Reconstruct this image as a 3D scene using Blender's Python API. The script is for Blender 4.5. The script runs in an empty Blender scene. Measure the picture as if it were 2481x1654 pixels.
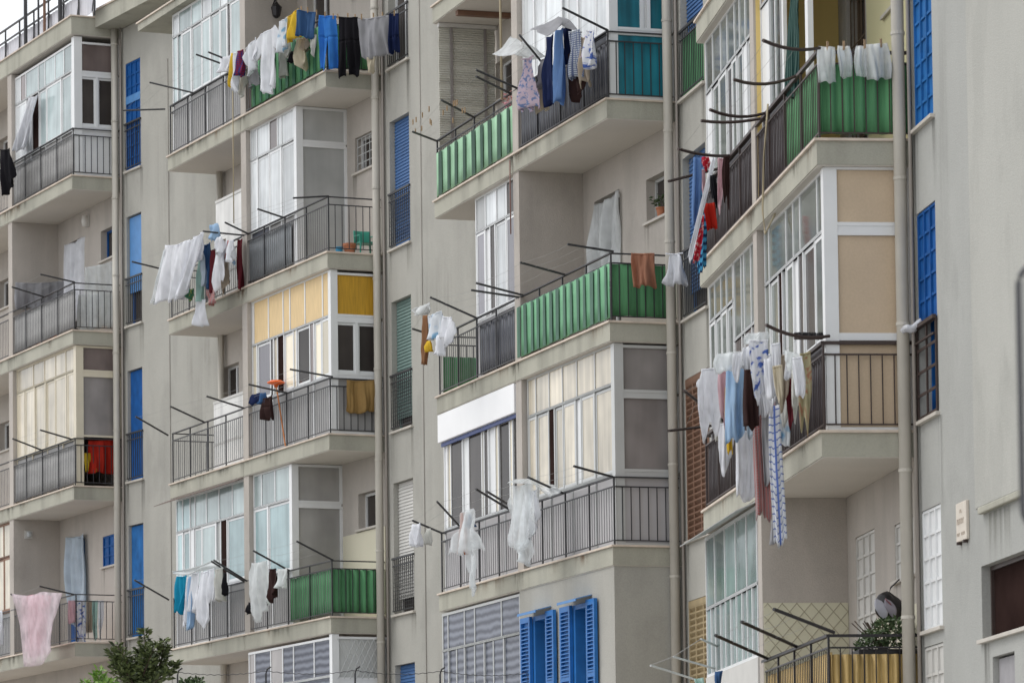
import bpy, bmesh, math, random
from math import sin, cos, radians, pi
from mathutils import Vector, Matrix
random.seed(7)
scene = bpy.context.scene
COL = scene.collection
# ------------------------------------------------------------------ plan of the street (metres)
Z0, FL, DEP, LEN = 5.21, 3.10, 1.02, 8.30          # first visible slab, storey height, balcony depth, balcony length
BLK = {4: (3.29, 43.21, 6.0, 0.), 3: (1.41, 56.51, 17.8, .059), 2: (-3.04, 69.43, 23.6, .115), 1: (-8.62, 81.30, 24.3, .581)}
GROUND = -1.6
class Frame:
    """u runs along the facade away from the viewer, v into the wall, z up"""
    def __init__(s, x, y, th): s.x, s.y, s.s, s.c = x, y, sin(th), cos(th)
    def P(s, u, v, z): return Vector((s.x-u*s.s+v*s.c, s.y+u*s.c+v*s.s, z))
F = {k: Frame(b[0], b[1], radians(b[2])) for k, b in BLK.items()}
def Z(b, l): return Z0 + (BLK[b][3] if b in BLK else 0) + l*FL
S, SL = {}, {}
for k in (4, 3, 2):
    p, q = F[k].P(LEN, DEP, 0), F[k-1].P(-.1, DEP, 0)
    S[k] = Frame(p.x, p.y, math.atan2(-(q-p).x, (q-p).y)); SL[k] = (q-p).length
q = F[4].P(-.05, DEP, 0); a5 = radians(7)
S[5] = Frame(q.x+9*sin(a5), q.y-9*cos(a5), a5); SL[5] = 9.0

# ------------------------------------------------------------------ materials
MATS = {}
def newmat(name):
    m = bpy.data.materials.new(name); m.use_nodes = True
    return m, m.node_tree.nodes, m.node_tree.links, m.node_tree.nodes['Principled BSDF']
def mat(name, col, rough=.7, var=.08, scale=3., bump=0., metal=0., spec=.5, stretch=(1, 1, 1), streak=0., fine=0.):
    if name in MATS: return MATS[name]
    m, N, L, B = newmat(name)
    B.inputs['Roughness'].default_value = rough; B.inputs['Metallic'].default_value = metal
    B.inputs['Specular IOR Level'].default_value = spec
    g = N.new('ShaderNodeNewGeometry'); mp = N.new('ShaderNodeMapping'); mp.inputs['Scale'].default_value = stretch
    L.new(g.outputs['Position'], mp.inputs['Vector'])
    no = N.new('ShaderNodeTexNoise'); no.inputs['Scale'].default_value = scale; no.inputs['Detail'].default_value = 6
    L.new(mp.outputs[0], no.inputs['Vector'])
    r = N.new('ShaderNodeMapRange'); r.inputs['From Min'].default_value = .25; r.inputs['From Max'].default_value = .75
    r.inputs['To Min'].default_value = 1-var; r.inputs['To Max'].default_value = 1+var
    L.new(no.outputs['Fac'], r.inputs['Value']); fac = r.outputs[0]
    def times(a, b):
        x = N.new('ShaderNodeMath'); x.operation = 'MULTIPLY'; L.new(a, x.inputs[0]); L.new(b, x.inputs[1]); return x.outputs[0]
    if streak:
        m2 = N.new('ShaderNodeMapping'); m2.inputs['Scale'].default_value = (1.7, 1.7, .16); L.new(g.outputs['Position'], m2.inputs['Vector'])
        n2 = N.new('ShaderNodeTexNoise'); n2.inputs['Scale'].default_value = 1.3; n2.inputs['Detail'].default_value = 5; L.new(m2.outputs[0], n2.inputs['Vector'])
        r2 = N.new('ShaderNodeMapRange'); r2.inputs['From Min'].default_value = .5; r2.inputs['From Max'].default_value = .75
        r2.inputs['To Min'].default_value = 1; r2.inputs['To Max'].default_value = 1-streak; L.new(n2.outputs['Fac'], r2.inputs['Value']); fac = times(fac, r2.outputs[0])
    if fine:
        n3 = N.new('ShaderNodeTexNoise'); n3.inputs['Scale'].default_value = 45; n3.inputs['Detail'].default_value = 3; L.new(g.outputs['Position'], n3.inputs['Vector'])
        r3 = N.new('ShaderNodeMapRange'); r3.inputs['From Min'].default_value = .3; r3.inputs['From Max'].default_value = .7
        r3.inputs['To Min'].default_value = 1-fine; r3.inputs['To Max'].default_value = 1+fine; L.new(n3.outputs['Fac'], r3.inputs['Value']); fac = times(fac, r3.outputs[0])
    if streak and scale < 1.3:
        for sc_, st_, d_ in ((.55, (1, 1, .8), .06), (1.4, (.8, .8, .35), .05)):
            m5 = N.new('ShaderNodeMapping'); m5.inputs['Scale'].default_value = st_; m5.inputs['Location'].default_value = (3.7, 1.2, sc_); L.new(g.outputs['Position'], m5.inputs['Vector'])
            n5 = N.new('ShaderNodeTexNoise'); n5.inputs['Scale'].default_value = sc_; n5.inputs['Detail'].default_value = 7; n5.inputs['Roughness'].default_value = .62; L.new(m5.outputs[0], n5.inputs['Vector'])
            r5 = N.new('ShaderNodeMapRange'); r5.inputs['From Min'].default_value = .55; r5.inputs['From Max'].default_value = .60; r5.inputs['To Min'].default_value = 1; r5.inputs['To Max'].default_value = 1-d_; L.new(n5.outputs['Fac'], r5.inputs['Value']); fac = times(fac, r5.outputs[0])
    mx = N.new('ShaderNodeVectorMath'); mx.operation = 'SCALE'; mx.inputs[0].default_value = col[:3]; L.new(fac, mx.inputs['Scale'])
    L.new(mx.outputs[0], B.inputs['Base Color'])
    if bump:
        n4 = N.new('ShaderNodeTexNoise'); n4.inputs['Scale'].default_value = 60; n4.inputs['Detail'].default_value = 5; L.new(g.outputs['Position'], n4.inputs['Vector'])
        bp = N.new('ShaderNodeBump'); bp.inputs['Strength'].default_value = bump; bp.inputs['Distance'].default_value = .02
        L.new(n4.outputs['Fac'], bp.inputs['Height']); L.new(bp.outputs[0], B.inputs['Normal'])
    MATS[name] = m; return m
def glass(name, col, rough=.08, folds=0., fs=14., spec=.5, wob=.0):
    """glazing with whatever hangs right behind it (curtain, frosted film, a dim room)"""
    if name in MATS: return MATS[name]
    m, N, L, B = newmat(name)
    B.inputs['Roughness'].default_value = rough; B.inputs['Specular IOR Level'].default_value = spec
    g = N.new('ShaderNodeNewGeometry')
    mp = N.new('ShaderNodeMapping'); mp.inputs['Scale'].default_value = (fs, fs*.55, .5); L.new(g.outputs['Position'], mp.inputs['Vector'])
    no = N.new('ShaderNodeTexNoise'); no.inputs['Scale'].default_value = 1; no.inputs['Detail'].default_value = 3; L.new(mp.outputs[0], no.inputs['Vector'])
    n2 = N.new('ShaderNodeTexNoise'); n2.inputs['Scale'].default_value = 1.7; n2.inputs['Detail'].default_value = 2; L.new(g.outputs['Position'], n2.inputs['Vector'])
    ad = N.new('ShaderNodeMath'); ad.operation = 'ADD'; L.new(no.outputs['Fac'], ad.inputs[0]); L.new(n2.outputs['Fac'], ad.inputs[1])
    r = N.new('ShaderNodeMapRange'); r.inputs['From Min'].default_value = .7; r.inputs['From Max'].default_value = 1.3
    r.inputs['To Min'].default_value = 1-folds; r.inputs['To Max'].default_value = 1+folds*.5; L.new(ad.outputs[0], r.inputs['Value'])
    oi = N.new('ShaderNodeObjectInfo'); r6 = N.new('ShaderNodeMapRange'); r6.inputs['To Min'].default_value = .62; r6.inputs['To Max'].default_value = 1.1; L.new(oi.outputs['Random'], r6.inputs['Value'])
    mm = N.new('ShaderNodeMath'); mm.operation = 'MULTIPLY'; L.new(r.outputs[0], mm.inputs[0]); L.new(r6.outputs[0], mm.inputs[1])
    mx = N.new('ShaderNodeVectorMath'); mx.operation = 'SCALE'; mx.inputs[0].default_value = col[:3]; L.new(mm.outputs[0], mx.inputs['Scale'])
    L.new(mx.outputs[0], B.inputs['Base Color'])
    if wob:
        n4 = N.new('ShaderNodeTexNoise'); n4.inputs['Scale'].default_value = 4; L.new(g.outputs['Position'], n4.inputs['Vector'])
        bp = N.new('ShaderNodeBump'); bp.inputs['Strength'].default_value = wob; bp.inputs['Distance'].default_value = .03
        L.new(n4.outputs['Fac'], bp.inputs['Height']); L.new(bp.outputs[0], B.inputs['Normal'])
    MATS[name] = m; return m
def blinds(name):  # reflected slats painted as wavy dark and pale bands
    """glass with an uneven slat-like reflection put into its colour"""
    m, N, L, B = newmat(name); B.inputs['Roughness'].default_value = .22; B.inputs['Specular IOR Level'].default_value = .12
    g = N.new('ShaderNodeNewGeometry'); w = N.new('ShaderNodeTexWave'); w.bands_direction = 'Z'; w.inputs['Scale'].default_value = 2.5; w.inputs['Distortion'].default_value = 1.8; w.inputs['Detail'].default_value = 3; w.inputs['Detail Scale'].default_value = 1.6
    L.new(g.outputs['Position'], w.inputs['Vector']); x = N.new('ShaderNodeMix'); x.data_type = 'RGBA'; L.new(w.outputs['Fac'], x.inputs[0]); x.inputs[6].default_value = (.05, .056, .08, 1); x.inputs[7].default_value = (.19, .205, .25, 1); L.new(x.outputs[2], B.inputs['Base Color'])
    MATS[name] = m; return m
def clearglass(name):
    m, N, L, B = newmat(name); N.remove(B); gl = N.new('ShaderNodeBsdfGlossy'); gl.inputs['Roughness'].default_value = .05; t = N.new('ShaderNodeBsdfTransparent'); t.inputs['Color'].default_value = (.9, .94, .93, 1)
    f = N.new('ShaderNodeFresnel'); f.inputs['IOR'].default_value = 1.4; x = N.new('ShaderNodeMixShader'); L.new(f.outputs[0], x.inputs[0]); L.new(t.outputs[0], x.inputs[1]); L.new(gl.outputs[0], x.inputs[2]); L.new(x.outputs[0], N['Material Output'].inputs['Surface'])
    MATS[name] = m; return m
def cloth(name, col, pat=None, col2=(.8, .8, .8), sc=9., clear=0., rough=.9):
    if name in MATS: return MATS[name]
    m, N, L, B = newmat(name); B.inputs['Roughness'].default_value = rough; B.inputs['Specular IOR Level'].default_value = .2
    g = N.new('ShaderNodeTexCoord'); src = g.outputs['UV']
    no = N.new('ShaderNodeTexNoise'); no.inputs['Scale'].default_value = 5; no.inputs['Detail'].default_value = 2; L.new(g.outputs['Object'], no.inputs['Vector'])
    r = N.new('ShaderNodeMapRange'); r.inputs['From Min'].default_value = .3; r.inputs['From Max'].default_value = .7; r.inputs['To Min'].default_value = .9; r.inputs['To Max'].default_value = 1.06
    L.new(no.outputs['Fac'], r.inputs['Value'])
    c = None
    def mixc(fac, a, b):
        x = N.new('ShaderNodeMix'); x.data_type = 'RGBA'; L.new(fac, x.inputs[0])
        for i, v in ((6, a), (7, b)):
            if isinstance(v, tuple): x.inputs[i].default_value = (*v[:3], 1)
            else: L.new(v, x.inputs[i])
        return x.outputs[2]
    def wave(direction, s, lo):
        w = N.new('ShaderNodeTexWave'); w.bands_direction = direction; w.inputs['Scale'].default_value = s; w.inputs['Distortion'].default_value = .2; w.inputs['Detail Scale'].default_value = 2
        L.new(src, w.inputs['Vector']); t = N.new('ShaderNodeMath'); t.operation = 'GREATER_THAN'; t.inputs[1].default_value = lo; L.new(w.outputs['Fac'], t.inputs[0]); return t.outputs[0]
    if pat == 'stripe': c = mixc(wave('X', sc, .5), col, col2)
    elif pat == 'bands': c = mixc(wave('Y', sc, .6), col, col2)
    elif pat == 'check': c = mixc(wave('Y', sc, .72), mixc(wave('X', sc, .72), col, col2), col2)
    elif pat == 'chain': c = mixc(wave('Y', sc, .93), mixc(wave('X', 1.1, .96), col, col2), col2)
    elif pat == 'floral':
        v = N.new('ShaderNodeTexNoise'); v.inputs['Scale'].default_value = sc; v.inputs['Detail'].default_value = 3; L.new(src, v.inputs['Vector'])
        t = N.new('ShaderNodeMapRange'); t.inputs['From Min'].default_value = .52; t.inputs['From Max'].default_value = .6; L.new(v.outputs['Fac'], t.inputs['Value']); c = mixc(t.outputs[0], col, col2)
    mx = N.new('ShaderNodeVectorMath'); mx.operation = 'SCALE'; L.new(r.outputs[0], mx.inputs['Scale'])
    if c is None: mx.inputs[0].default_value = col[:3]
    else: L.new(c, mx.inputs[0])
    L.new(mx.outputs[0], B.inputs['Base Color'])
    out = N['Material Output']; sh = B.outputs[0]
    tr = N.new('ShaderNodeBsdfTranslucent'); L.new(mx.outputs[0], tr.inputs['Color'])
    ms = N.new('ShaderNodeMixShader'); ms.inputs[0].default_value = .42 if not clear else .45; L.new(sh, ms.inputs[1]); L.new(tr.outputs[0], ms.inputs[2]); sh = ms.outputs[0]
    if clear:
        B.inputs['Roughness'].default_value = .3; B.inputs['Specular IOR Level'].default_value = .6
        t2 = N.new('ShaderNodeBsdfTransparent'); m2 = N.new('ShaderNodeMixShader')
        n5 = N.new('ShaderNodeTexNoise'); n5.inputs['Scale'].default_value = 3.5; n5.inputs['Detail'].default_value = 2; L.new(g.outputs['Object'], n5.inputs['Vector'])
        r5 = N.new('ShaderNodeMapRange'); r5.inputs['From Min'].default_value = .35; r5.inputs['From Max'].default_value = .65; r5.inputs['To Min'].default_value = clear*1.3; r5.inputs['To Max'].default_value = clear*.5
        L.new(n5.outputs['Fac'], r5.inputs['Value']); L.new(r5.outputs[0], m2.inputs[0])
        L.new(sh, m2.inputs[1]); L.new(t2.outputs[0], m2.inputs[2]); sh = m2.outputs[0]
    L.new(sh, out.inputs['Surface'])
    MATS[name] = m; return m
WALL = mat('wall_plaster', (.39, .380, .343), .9, .09, .8, .3, streak=.10, fine=.06, spec=.2)
SHADEW = mat('loggia_plaster', (.46, .422, .38), .9, .09, .9, .3, streak=.13, fine=.04, spec=.2)
FASC = mat('slab_concrete', (.41, .40, .335), .9, .10, 1.2, .3, streak=.28, fine=.05, spec=.2)
SOFF = mat('soffit_paint', (.60, .565, .51), .9, .05, 1., .15, fine=.04, spec=.2)
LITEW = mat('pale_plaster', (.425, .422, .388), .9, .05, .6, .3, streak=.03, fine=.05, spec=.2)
DADO = mat('dado_paint', (.66, .62, .48), .8, .04, 1.)
OCHREW = mat('ochre_paint', (.72, .54, .20), .8, .06, 1.)
STONE = mat('edge_stone', (.62, .53, .44), .6, .14, 6., streak=.2, spec=.4)
SILL = mat('sill_marble', (.52, .485, .43), .6, .1, 5.)
IRON = mat('iron_paint', (.035, .035, .038), .5, .2, 8.)
GIRON = mat('grey_iron', (.15, .15, .155), .5, .2, 8.)
BROWNI = mat('brown_iron', (.045, .028, .024), .5, .2, 8.)
RUST = mat('rusted_rail', (.20, .13, .10), .7, .25, 9.)
PIPE = mat('pipe_paint', (.50, .47, .41), .55, .08, 2., streak=.2)
PIPED = mat('pipe_dark', (.30, .27, .24), .6, .1, 2.)
ALU = mat('white_aluminium', (.74, .75, .75), .35, .04, 3.)
ALUG = mat('grey_aluminium', (.52, .53, .52), .4, .05, 3.)
CREAMF = mat('cream_frame', (.66, .60, .47), .5, .06, 3.)
BLUE = mat('blue_shutter', (.008, .085, .29), .6, .25, 5., streak=.3, spec=.2)
BLUER = mat('blue_roller', (.055, .14, .32), .5, .1, 5.)
BLUEL = mat('blue_shutter_light', (.08, .24, .52), .5, .1, 5.)
BLUED = mat('blue_wood', (.012, .14, .42), .5, .15, 6.)
GREENR = mat('grey_green_roller', (.16, .24, .22), .6, .1, 4.)
WHITER = mat('white_roller', (.56, .55, .52), .6, .06, 4.)
BROWNL = mat('brown_louvre', (.17, .09, .055), .6, .15, 6.)
TANL = mat('tan_louvre', (.36, .28, .16), .6, .12, 6.)
GREEN = mat('green_sheet', (.105, .28, .135), .7, .40, 1.8, streak=.4, spec=.1, stretch=(7, 7, .4))
GREENP = mat('pale_green_sheet', (.27, .47, .30), .6, .22, 1.6, streak=.25, spec=.25, stretch=(5, 5, .5))
GREENQ = mat('mid_green_sheet', (.15, .36, .20), .6, .22, 1.6, streak=.25, spec=.25, stretch=(5, 5, .5))
PLEAT_SHADE = {(3, 2): mat('dark_pleat_shade', (.035, .085, .055), .6, .2, 3., spec=.2), (3, 1): mat('dull_pleat_shade', (.075, .15, .11), .6, .2, 3., spec=.2), (2, 3): mat('green_pleat_shade', (.03, .12, .065), .6, .2, 3., spec=.2)}
DARKS = mat('brown_black_sheet', (.030, .022, .026), .45, .25, 4., streak=.4)
SLATE = mat('slate_sheet', (.075, .08, .10), .4, .25, 5., streak=.4)
BROWNS = mat('brown_sheet', (.14, .10, .085), .7, .1, 5.)
BAMB = mat('bamboo_cane', (.46, .32, .12), .6, .35, 9., stretch=(6, 6, .5), streak=.4)
BLIND = mat('rolled_blind', (.52, .51, .45), .7, .10, 3., stretch=(.3, .3, 9))
BLACK = mat('black_paint', (.012, .010, .012), .4, .2, 6.)
ROOM = mat('dim_room', (.03, .018, .016), 1., .3, 2., spec=0.)
BROWND = mat('brown_door', (.13, .085, .05), .6, .2, 6.)
TILE = mat('plain_tile', (.60, .58, .44), .35, .05, 3.)
TERRA = mat('terracotta', (.42, .16, .08), .8, .12, 7.)
GPLAST = mat('green_plastic', (.04, .30, .22), .4, .06, 5.)
PANE = {
 'G': glass('curtained_pane', (.44, .53, .53), .12, .3), 'W': glass('white_curtain_pane', (.70, .73, .74), .14, .3, 18), 'w': ALU,
 'g': glass('grey_pane', (.21, .24, .22), .07, .25, 5), 'C': glass('cream_pane', (.68, .61, .48), .18, .32, 12), 'c': glass('bright_cream_pane', (.86, .78, .60), .2, .08),
 'Y': mat('straw_panel', (.68, .50, .26), .6, .12, 6., stretch=(5, 5, .6)), 'Q': mat('ochre_panel', (.50, .28, .02), .5, .2, 8., stretch=(6, 6, .4)),
 'T': mat('tan_panel', (.55, .43, .30), .6, .10, 1.4, streak=.12, fine=.04), 'D': glass('dark_pane', (.075, .065, .06), .12, .3, 4, spec=.08), 'B': glass('grey_blind_pane', (.28, .27, .30), .2, .1, 20, spec=.25),
 'n': glass('dull_frosted_pane', (.42, .41, .395), .3, .25, 2.5, spec=.3), 'S': glass('frosted_pane', (.50, .51, .50), .3, .22, 3), 'A': glass('aqua_pane', (.38, .53, .55), .15, .28), 'N': glass('teal_cloth_pane', (.014, .19, .25), .4, .6, 9),
 'L': mat('lilac_grey_panel', (.49, .475, .48), .5, .06, 2.), 'l': mat('grey_panel', (.33, .325, .32), .5, .1, 3.), 'M': glass('mauve_pane', (.21, .165, .155), .08, .35, 3), 'o': clearglass('clear_pane'), 'k': ROOM, 'm': glass('smoky_pane', (.32, .295, .285), .15, .35, 2.5),
 'K': DARKS, 'H': blinds('slat_reflection_pane'), 'a': glass('sea_green_pane', (.30, .40, .39), .07, .35, 5), 'R': mat('rust_strip', (.22, .10, .05), .6, .1, 4.),
 'b': glass('blue_tinted_pane', (.12, .17, .32), .08, .3, 5), 's': SLATE}

# ------------------------------------------------------------------ mesh helper
class MB:
    def __init__(s): s.v, s.f, s.uv = [], [], None
    def poly(s, pts): n = len(s.v); s.v += [Vector(p) for p in pts]; s.f.append(tuple(range(n, n+len(pts))))
    def box(s, fr, u0, u1, v0, v1, z0, z1):
        n = len(s.v); s.v += [fr.P(u, v, z) for z in (z0, z1) for v in (v0, v1) for u in (u0, u1)]
        s.f += [tuple(n+i for i in q) for q in ((0, 2, 3, 1), (4, 5, 7, 6), (0, 1, 5, 4), (2, 6, 7, 3), (0, 4, 6, 2), (1, 3, 7, 5))]; return s
    def tube(s, pts, r, k=6, r1=None):
        pts = [Vector(p) for p in pts]; n0 = len(s.v); L = len(pts)
        for i, p in enumerate(pts):
            d = (pts[min(i+1, L-1)]-pts[max(i-1, 0)]).normalized()
            a = d.cross(Vector((0, 0, 1))) if abs(d.z) < .95 else d.cross(Vector((1, 0, 0))); a.normalize(); b = d.cross(a)
            rr = r if r1 is None else r+(r1-r)*i/(L-1)
            for j in range(k):
                t = 2*pi*j/k; s.v.append(p+(a*cos(t)+b*sin(t))*rr)
        for i in range(L-1):
            for j in range(k): s.f.append((n0+i*k+j, n0+i*k+(j+1) % k, n0+(i+1)*k+(j+1) % k, n0+(i+1)*k+j))
        s.f.append(tuple(n0+j for j in range(k))); s.f.append(tuple(n0+(L-1)*k+j for j in range(k))); return s
    def grid(s, fn, nx, ny):
        n = len(s.v); s.v += [Vector(fn(i/nx, j/ny)) for j in range(ny+1) for i in range(nx+1)]
        s.f += [(n+j*(nx+1)+i, n+j*(nx+1)+i+1, n+(j+1)*(nx+1)+i+1, n+(j+1)*(nx+1)+i) for j in range(ny) for i in range(nx)]; return s
    def build(s, name, m, parent=None, loc=None, label=None, bevel=0, smooth=False, recalc=True, solid=0):
        if loc is None: loc = Vector((0, 0, 0)) if parent is None else parent['_o']
        loc = Vector(loc)
        me = bpy.data.meshes.new(name); me.from_pydata([tuple(p-loc) for p in s.v], [], s.f)
        if recalc:
            bm = bmesh.new(); bm.from_mesh(me); bmesh.ops.recalc_face_normals(bm, faces=bm.faces[:]); bm.to_mesh(me); bm.free()
        if s.uv:
            ul = me.uv_layers.new(name='UVMap')
            for lp in me.loops: ul.data[lp.index].uv = s.uv[lp.vertex_index]
        o = bpy.data.objects.new(name, me); COL.objects.link(o); me.materials.append(m)
        if smooth:
            for p in me.polygons: p.use_smooth = True
        if parent is not None: o.parent = parent
        else: o.location = loc
        ORG[o.name] = loc
        if bevel:
            md = o.modifiers.new('bevel', 'BEVEL'); md.width = bevel; md.segments = 2; md.limit_method = 'ANGLE'
        if solid:
            md = o.modifiers.new('thickness', 'SOLIDIFY'); md.thickness = solid; md.offset = 0
        if label: o['label'] = label
        return o
ORG = {}
def tag(o, label, cat, group=None):
    o['label'] = label; o['category'] = cat
    if group: o['group'] = group
    return o
def empty(name, loc, label, cat, group=None):
    o = bpy.data.objects.new(name, None); COL.objects.link(o); o.location = loc; o.empty_display_size = .3; ORG[o.name] = Vector(loc)
    return tag(o, label, cat, group)
_b = MB.build
def build(s, name, m, parent=None, loc=None, **k):
    """parts keep world-space vertices minus the thing's base, so every part sits at identity under its thing"""
    base = ROOTLOC(parent) if parent is not None else loc
    return _b(s, name, m, parent, base, **k)
def ROOTLOC(o):
    while o.parent is not None: o = o.parent
    return Vector(o.location)
MB.build = build
def bx(fr, *a): return MB().box(fr, *a)

# ------------------------------------------------------------------ apartment blocks
TXT = {1: 'farthest apartment block on the left with a flat roof terrace and cream balconies',
       2: 'apartment block between the first and second drainpipes with yellow panelled veranda',
       3: 'middle apartment block with pleated green balcony screens and blue louvred shutters low down',
       4: 'near apartment block with dark balcony sheeting and tan veranda end panels',
       5: 'nearest plain plaster block at the right with blue gridded shutters and no balconies'}
ROOT = {}
for k in (1, 2, 3, 4): ROOT[k] = empty('apartment_block', F[k].P(4, 3, GROUND), TXT[k], 'apartment building', 'stepped row of apartment blocks')
ROOT[5] = empty('apartment_block', S[5].P(4, 3, GROUND), TXT[5], 'apartment building', 'stepped row of apartment blocks')

def wall_sheet(fr, v, u0, u1, z0, z1, holes, name, m, root, rev0=.2):
    us = sorted({u0, u1, *[h[0] for h in holes], *[h[1] for h in holes]}); zs = sorted({z0, z1, *[h[2] for h in holes], *[h[3] for h in holes]})
    us = [u for u in us if u0 <= u <= u1]; zs = [z for z in zs if z0 <= z <= z1]
    M = MB()
    for a, b in zip(us, us[1:]):
        for c, d in zip(zs, zs[1:]):
            um, zm = (a+b)/2, (c+d)/2
            if any(h[0] < um < h[1] and h[2] < zm < h[3] for h in holes): continue
            M.poly([fr.P(a, v, c), fr.P(b, v, c), fr.P(b, v, d), fr.P(a, v, d)])
    for a, b, c, d, *rr in holes:
        rev = rr[0] if rr else rev0
        M.poly([fr.P(a, v, c), fr.P(a, v, d), fr.P(a, v+rev, d), fr.P(a, v+rev, c)]); M.poly([fr.P(b, v, c), fr.P(b, v, d), fr.P(b, v+rev, d), fr.P(b, v+rev, c)])
        M.poly([fr.P(a, v, d), fr.P(b, v, d), fr.P(b, v+rev, d), fr.P(a, v+rev, d)]); M.poly([fr.P(a, v, c), fr.P(b, v, c), fr.P(b, v+rev, c), fr.P(a, v+rev, c)])
        M.poly([fr.P(a, v+rev, c), fr.P(b, v+rev, c), fr.P(b, v+rev, d), fr.P(a, v+rev, d)])
    return M.build(name, m, root, recalc=False)

def slats(M, fr, u0, u1, v, z0, z1, pitch, dep=.018):
    n = max(1, int((z1-z0)/pitch)); p = (z1-z0)/n
    for i in range(n):
        a = z0+i*p
        M.poly([fr.P(u0, v-dep, a), fr.P(u1, v-dep, a), fr.P(u1, v, a+p*.93), fr.P(u0, v, a+p*.93)])
        M.poly([fr.P(u0, v, a+p*.93), fr.P(u1, v, a+p*.93), fr.P(u1, v-dep, a+p), fr.P(u0, v-dep, a+p)])
    M.box(fr, u0, u1, v, v+.012, z0, z1)
def gridbars(M, fr, u0, u1, v, z0, z1, nu, nz, w=.022, d=.02):
    for i in range(nu+1):
        u = u0+(u1-u0)*i/nu; M.box(fr, u-w/2, u+w/2, v-d, v, z0, z1)
    for j in range(nz+1):
        z = z0+(z1-z0)*j/nz; M.box(fr, u0, u1, v-d*.7, v-.002, z-w/2, z+w/2)
def window(root, fr, v, u0, u1, z0, z1, kind='roller', m=None, low=None, fm=None, sill=True, guard=0, gm=None, mesh=False, rev=.2, label=None, band=False):
    """opening in a wall sheet at plane v: frame, pane, shutter, sill, low iron guard"""
    m = m or BLUE; fm = fm or m; e = .045; vv = v+rev-.07
    M = MB()
    M.box(fr, u0+.002, u0+e, vv, vv+.05, z0+.002, z1-.002).box(fr, u1-e, u1-.002, vv, vv+.05, z0+.002, z1-.002).box(fr, u0+e, u1-e, vv, vv+.05, z1-e, z1-.002).box(fr, u0+e, u1-e, vv, vv+.05, z0+.002, z0+e)
    mid = (u0+u1)/2
    if kind in ('glass', 'two', 'curt'): M.box(fr, mid-.03, mid+.03, vv, vv+.05, z0+e, z1-e)
    w = M.build('window', fm, root, label=label)
    MB().box(fr, u0+e, u1-e, vv+.03, vv+.04, z0+e, z1-e).build('pane', PANE['D'] if kind != 'void' else ROOM, w)
    lo = z0 if low is None else low
    if kind == 'roller':
        q = MB(); slats(q, fr, u0+.01, u1-.01, v+.10, lo+.01, z1-.01, .055); q.build('shutter', m, w, recalc=False)
    elif kind == 'panel':
        MB().box(fr, u0+.03, u1-.01, v+.06, v+.09, lo+.01, z1-.02).build('shutter', m, w, bevel=.004)
    elif kind == 'grille':
        q = MB().box(fr, u0+.01, u1-.01, v+.03, v+.05, lo+.01, z1-.01); gridbars(q, fr, u0+.02, u1-.02, v+.03, lo+.02, z1-.02, 3, max(3, int((z1-lo)/.22)), .03, .025); q.build('shutter', m, w)
        if band: MB().box(fr, u0+.01, u1-.01, v-.002, v+.02, z0+(z1-z0)*.62, z0+(z1-z0)*.69).build('shutter_band', BLUEL, w)
    elif kind == 'louvre':
        q = MB(); n = 3; wd = (u1-u0-.02)/n
        for i in range(n):
            a = u0+.01+i*wd; q.box(fr, a, a+.05, v-.01, v+.03, lo+.01, z1-.01)
            zz = lo+.05
            while zz < z1-.12:
                q.poly([fr.P(a+.05, v+.03, zz), fr.P(a+wd, v+.03, zz), fr.P(a+wd, v-.008, zz+.04), fr.P(a+.05, v-.008, zz+.04)]); q.box(fr, a+.05, a+wd, v-.008, v+.02, zz+.04, zz+.062); zz += .085
        q.box(fr, u1-.06, u1-.01, v-.01, v+.03, lo+.01, z1-.01).box(fr, u0+.01, u1-.01, v+.031, v+.045, lo, z1).box(fr, u0+.01, u1-.01, v-.012, v+.03, z1-.09, z1-.012); q.build('shutter', m, w, recalc=False)
    elif kind == 'bars':
        q = MB(); gridbars(q, fr, u0+.03, u1-.03, v+.05, z0+.02, z1-.02, 5, 4, .014, .012); q.build('window_guard', gm or IRON, w)
    if sill: MB().box(fr, u0-.06, u1+.06, v-.05, v+rev-.02, z0-.035, z0+.004).build('sill', SILL, w, bevel=.004)
    if guard:
        q = MB(); q.box(fr, u0-.04, u1+.04, v-.035, v-.005, z0+guard-.02, z0+guard+.015).box(fr, u0-.02, u1+.02, v-.03, v-.012, z0+guard-.14, z0+guard-.12).box(fr, u0-.02, u1+.02, v-.03, v-.012, z0+.05, z0+.07)
        n = int((u1-u0)/.1)
        for i in range(n+1):
            u = u0+(u1-u0)*i/n; q.box(fr, u-.006, u+.006, v-.027, v-.015, z0+.06, z0+guard-.02)
        if mesh:
            zz = z0+.12
            while zz < z0+guard-.1: q.box(fr, u0, u1, v-.024, v-.019, zz-.003, zz+.003); zz += .07
        q.build('window_guard', gm or IRON, w)
    return w

MIDP = 4.05, 4.32                                                   # the dividing wall between two flats of a storey
def slab(b, l, ztop=0., th=.28, u1=LEN, v0=0., stone=True):
    fr, z = F[b], Z(b, l)+ztop; M = MB()
    for a, c in ((0, 4.262), (4.278, u1)): M.box(fr, a, c, v0, DEP-.002, z-th, z-.03)
    M.box(fr, 4.25, 4.29, v0+.03, DEP-.01, z-th+.01, z-.035)
    s = M.build('balcony_slab', FASC, ROOT[b])
    q = MB().box(fr, -.03, u1+.03, v0-.03, DEP-.004, z-.029, z)
    q.build('slab_edge', STONE, s, bevel=.004)
    MB().box(fr, .01, u1-.01, v0+.012, DEP-.006, z-th-.012, z-th+.001).build('soffit', SOFF, s)
    return s
def partition(b, l, m=None, u0=MIDP[0], ztop=2.818, v0=.02):
    fr, z = F[b], Z(b, l)
    o = bx(fr, u0, MIDP[1], v0, DEP-.001, z+.001, z+ztop-.012).build('partition_wall', m or SHADEW, ROOT[b]); return o
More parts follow.
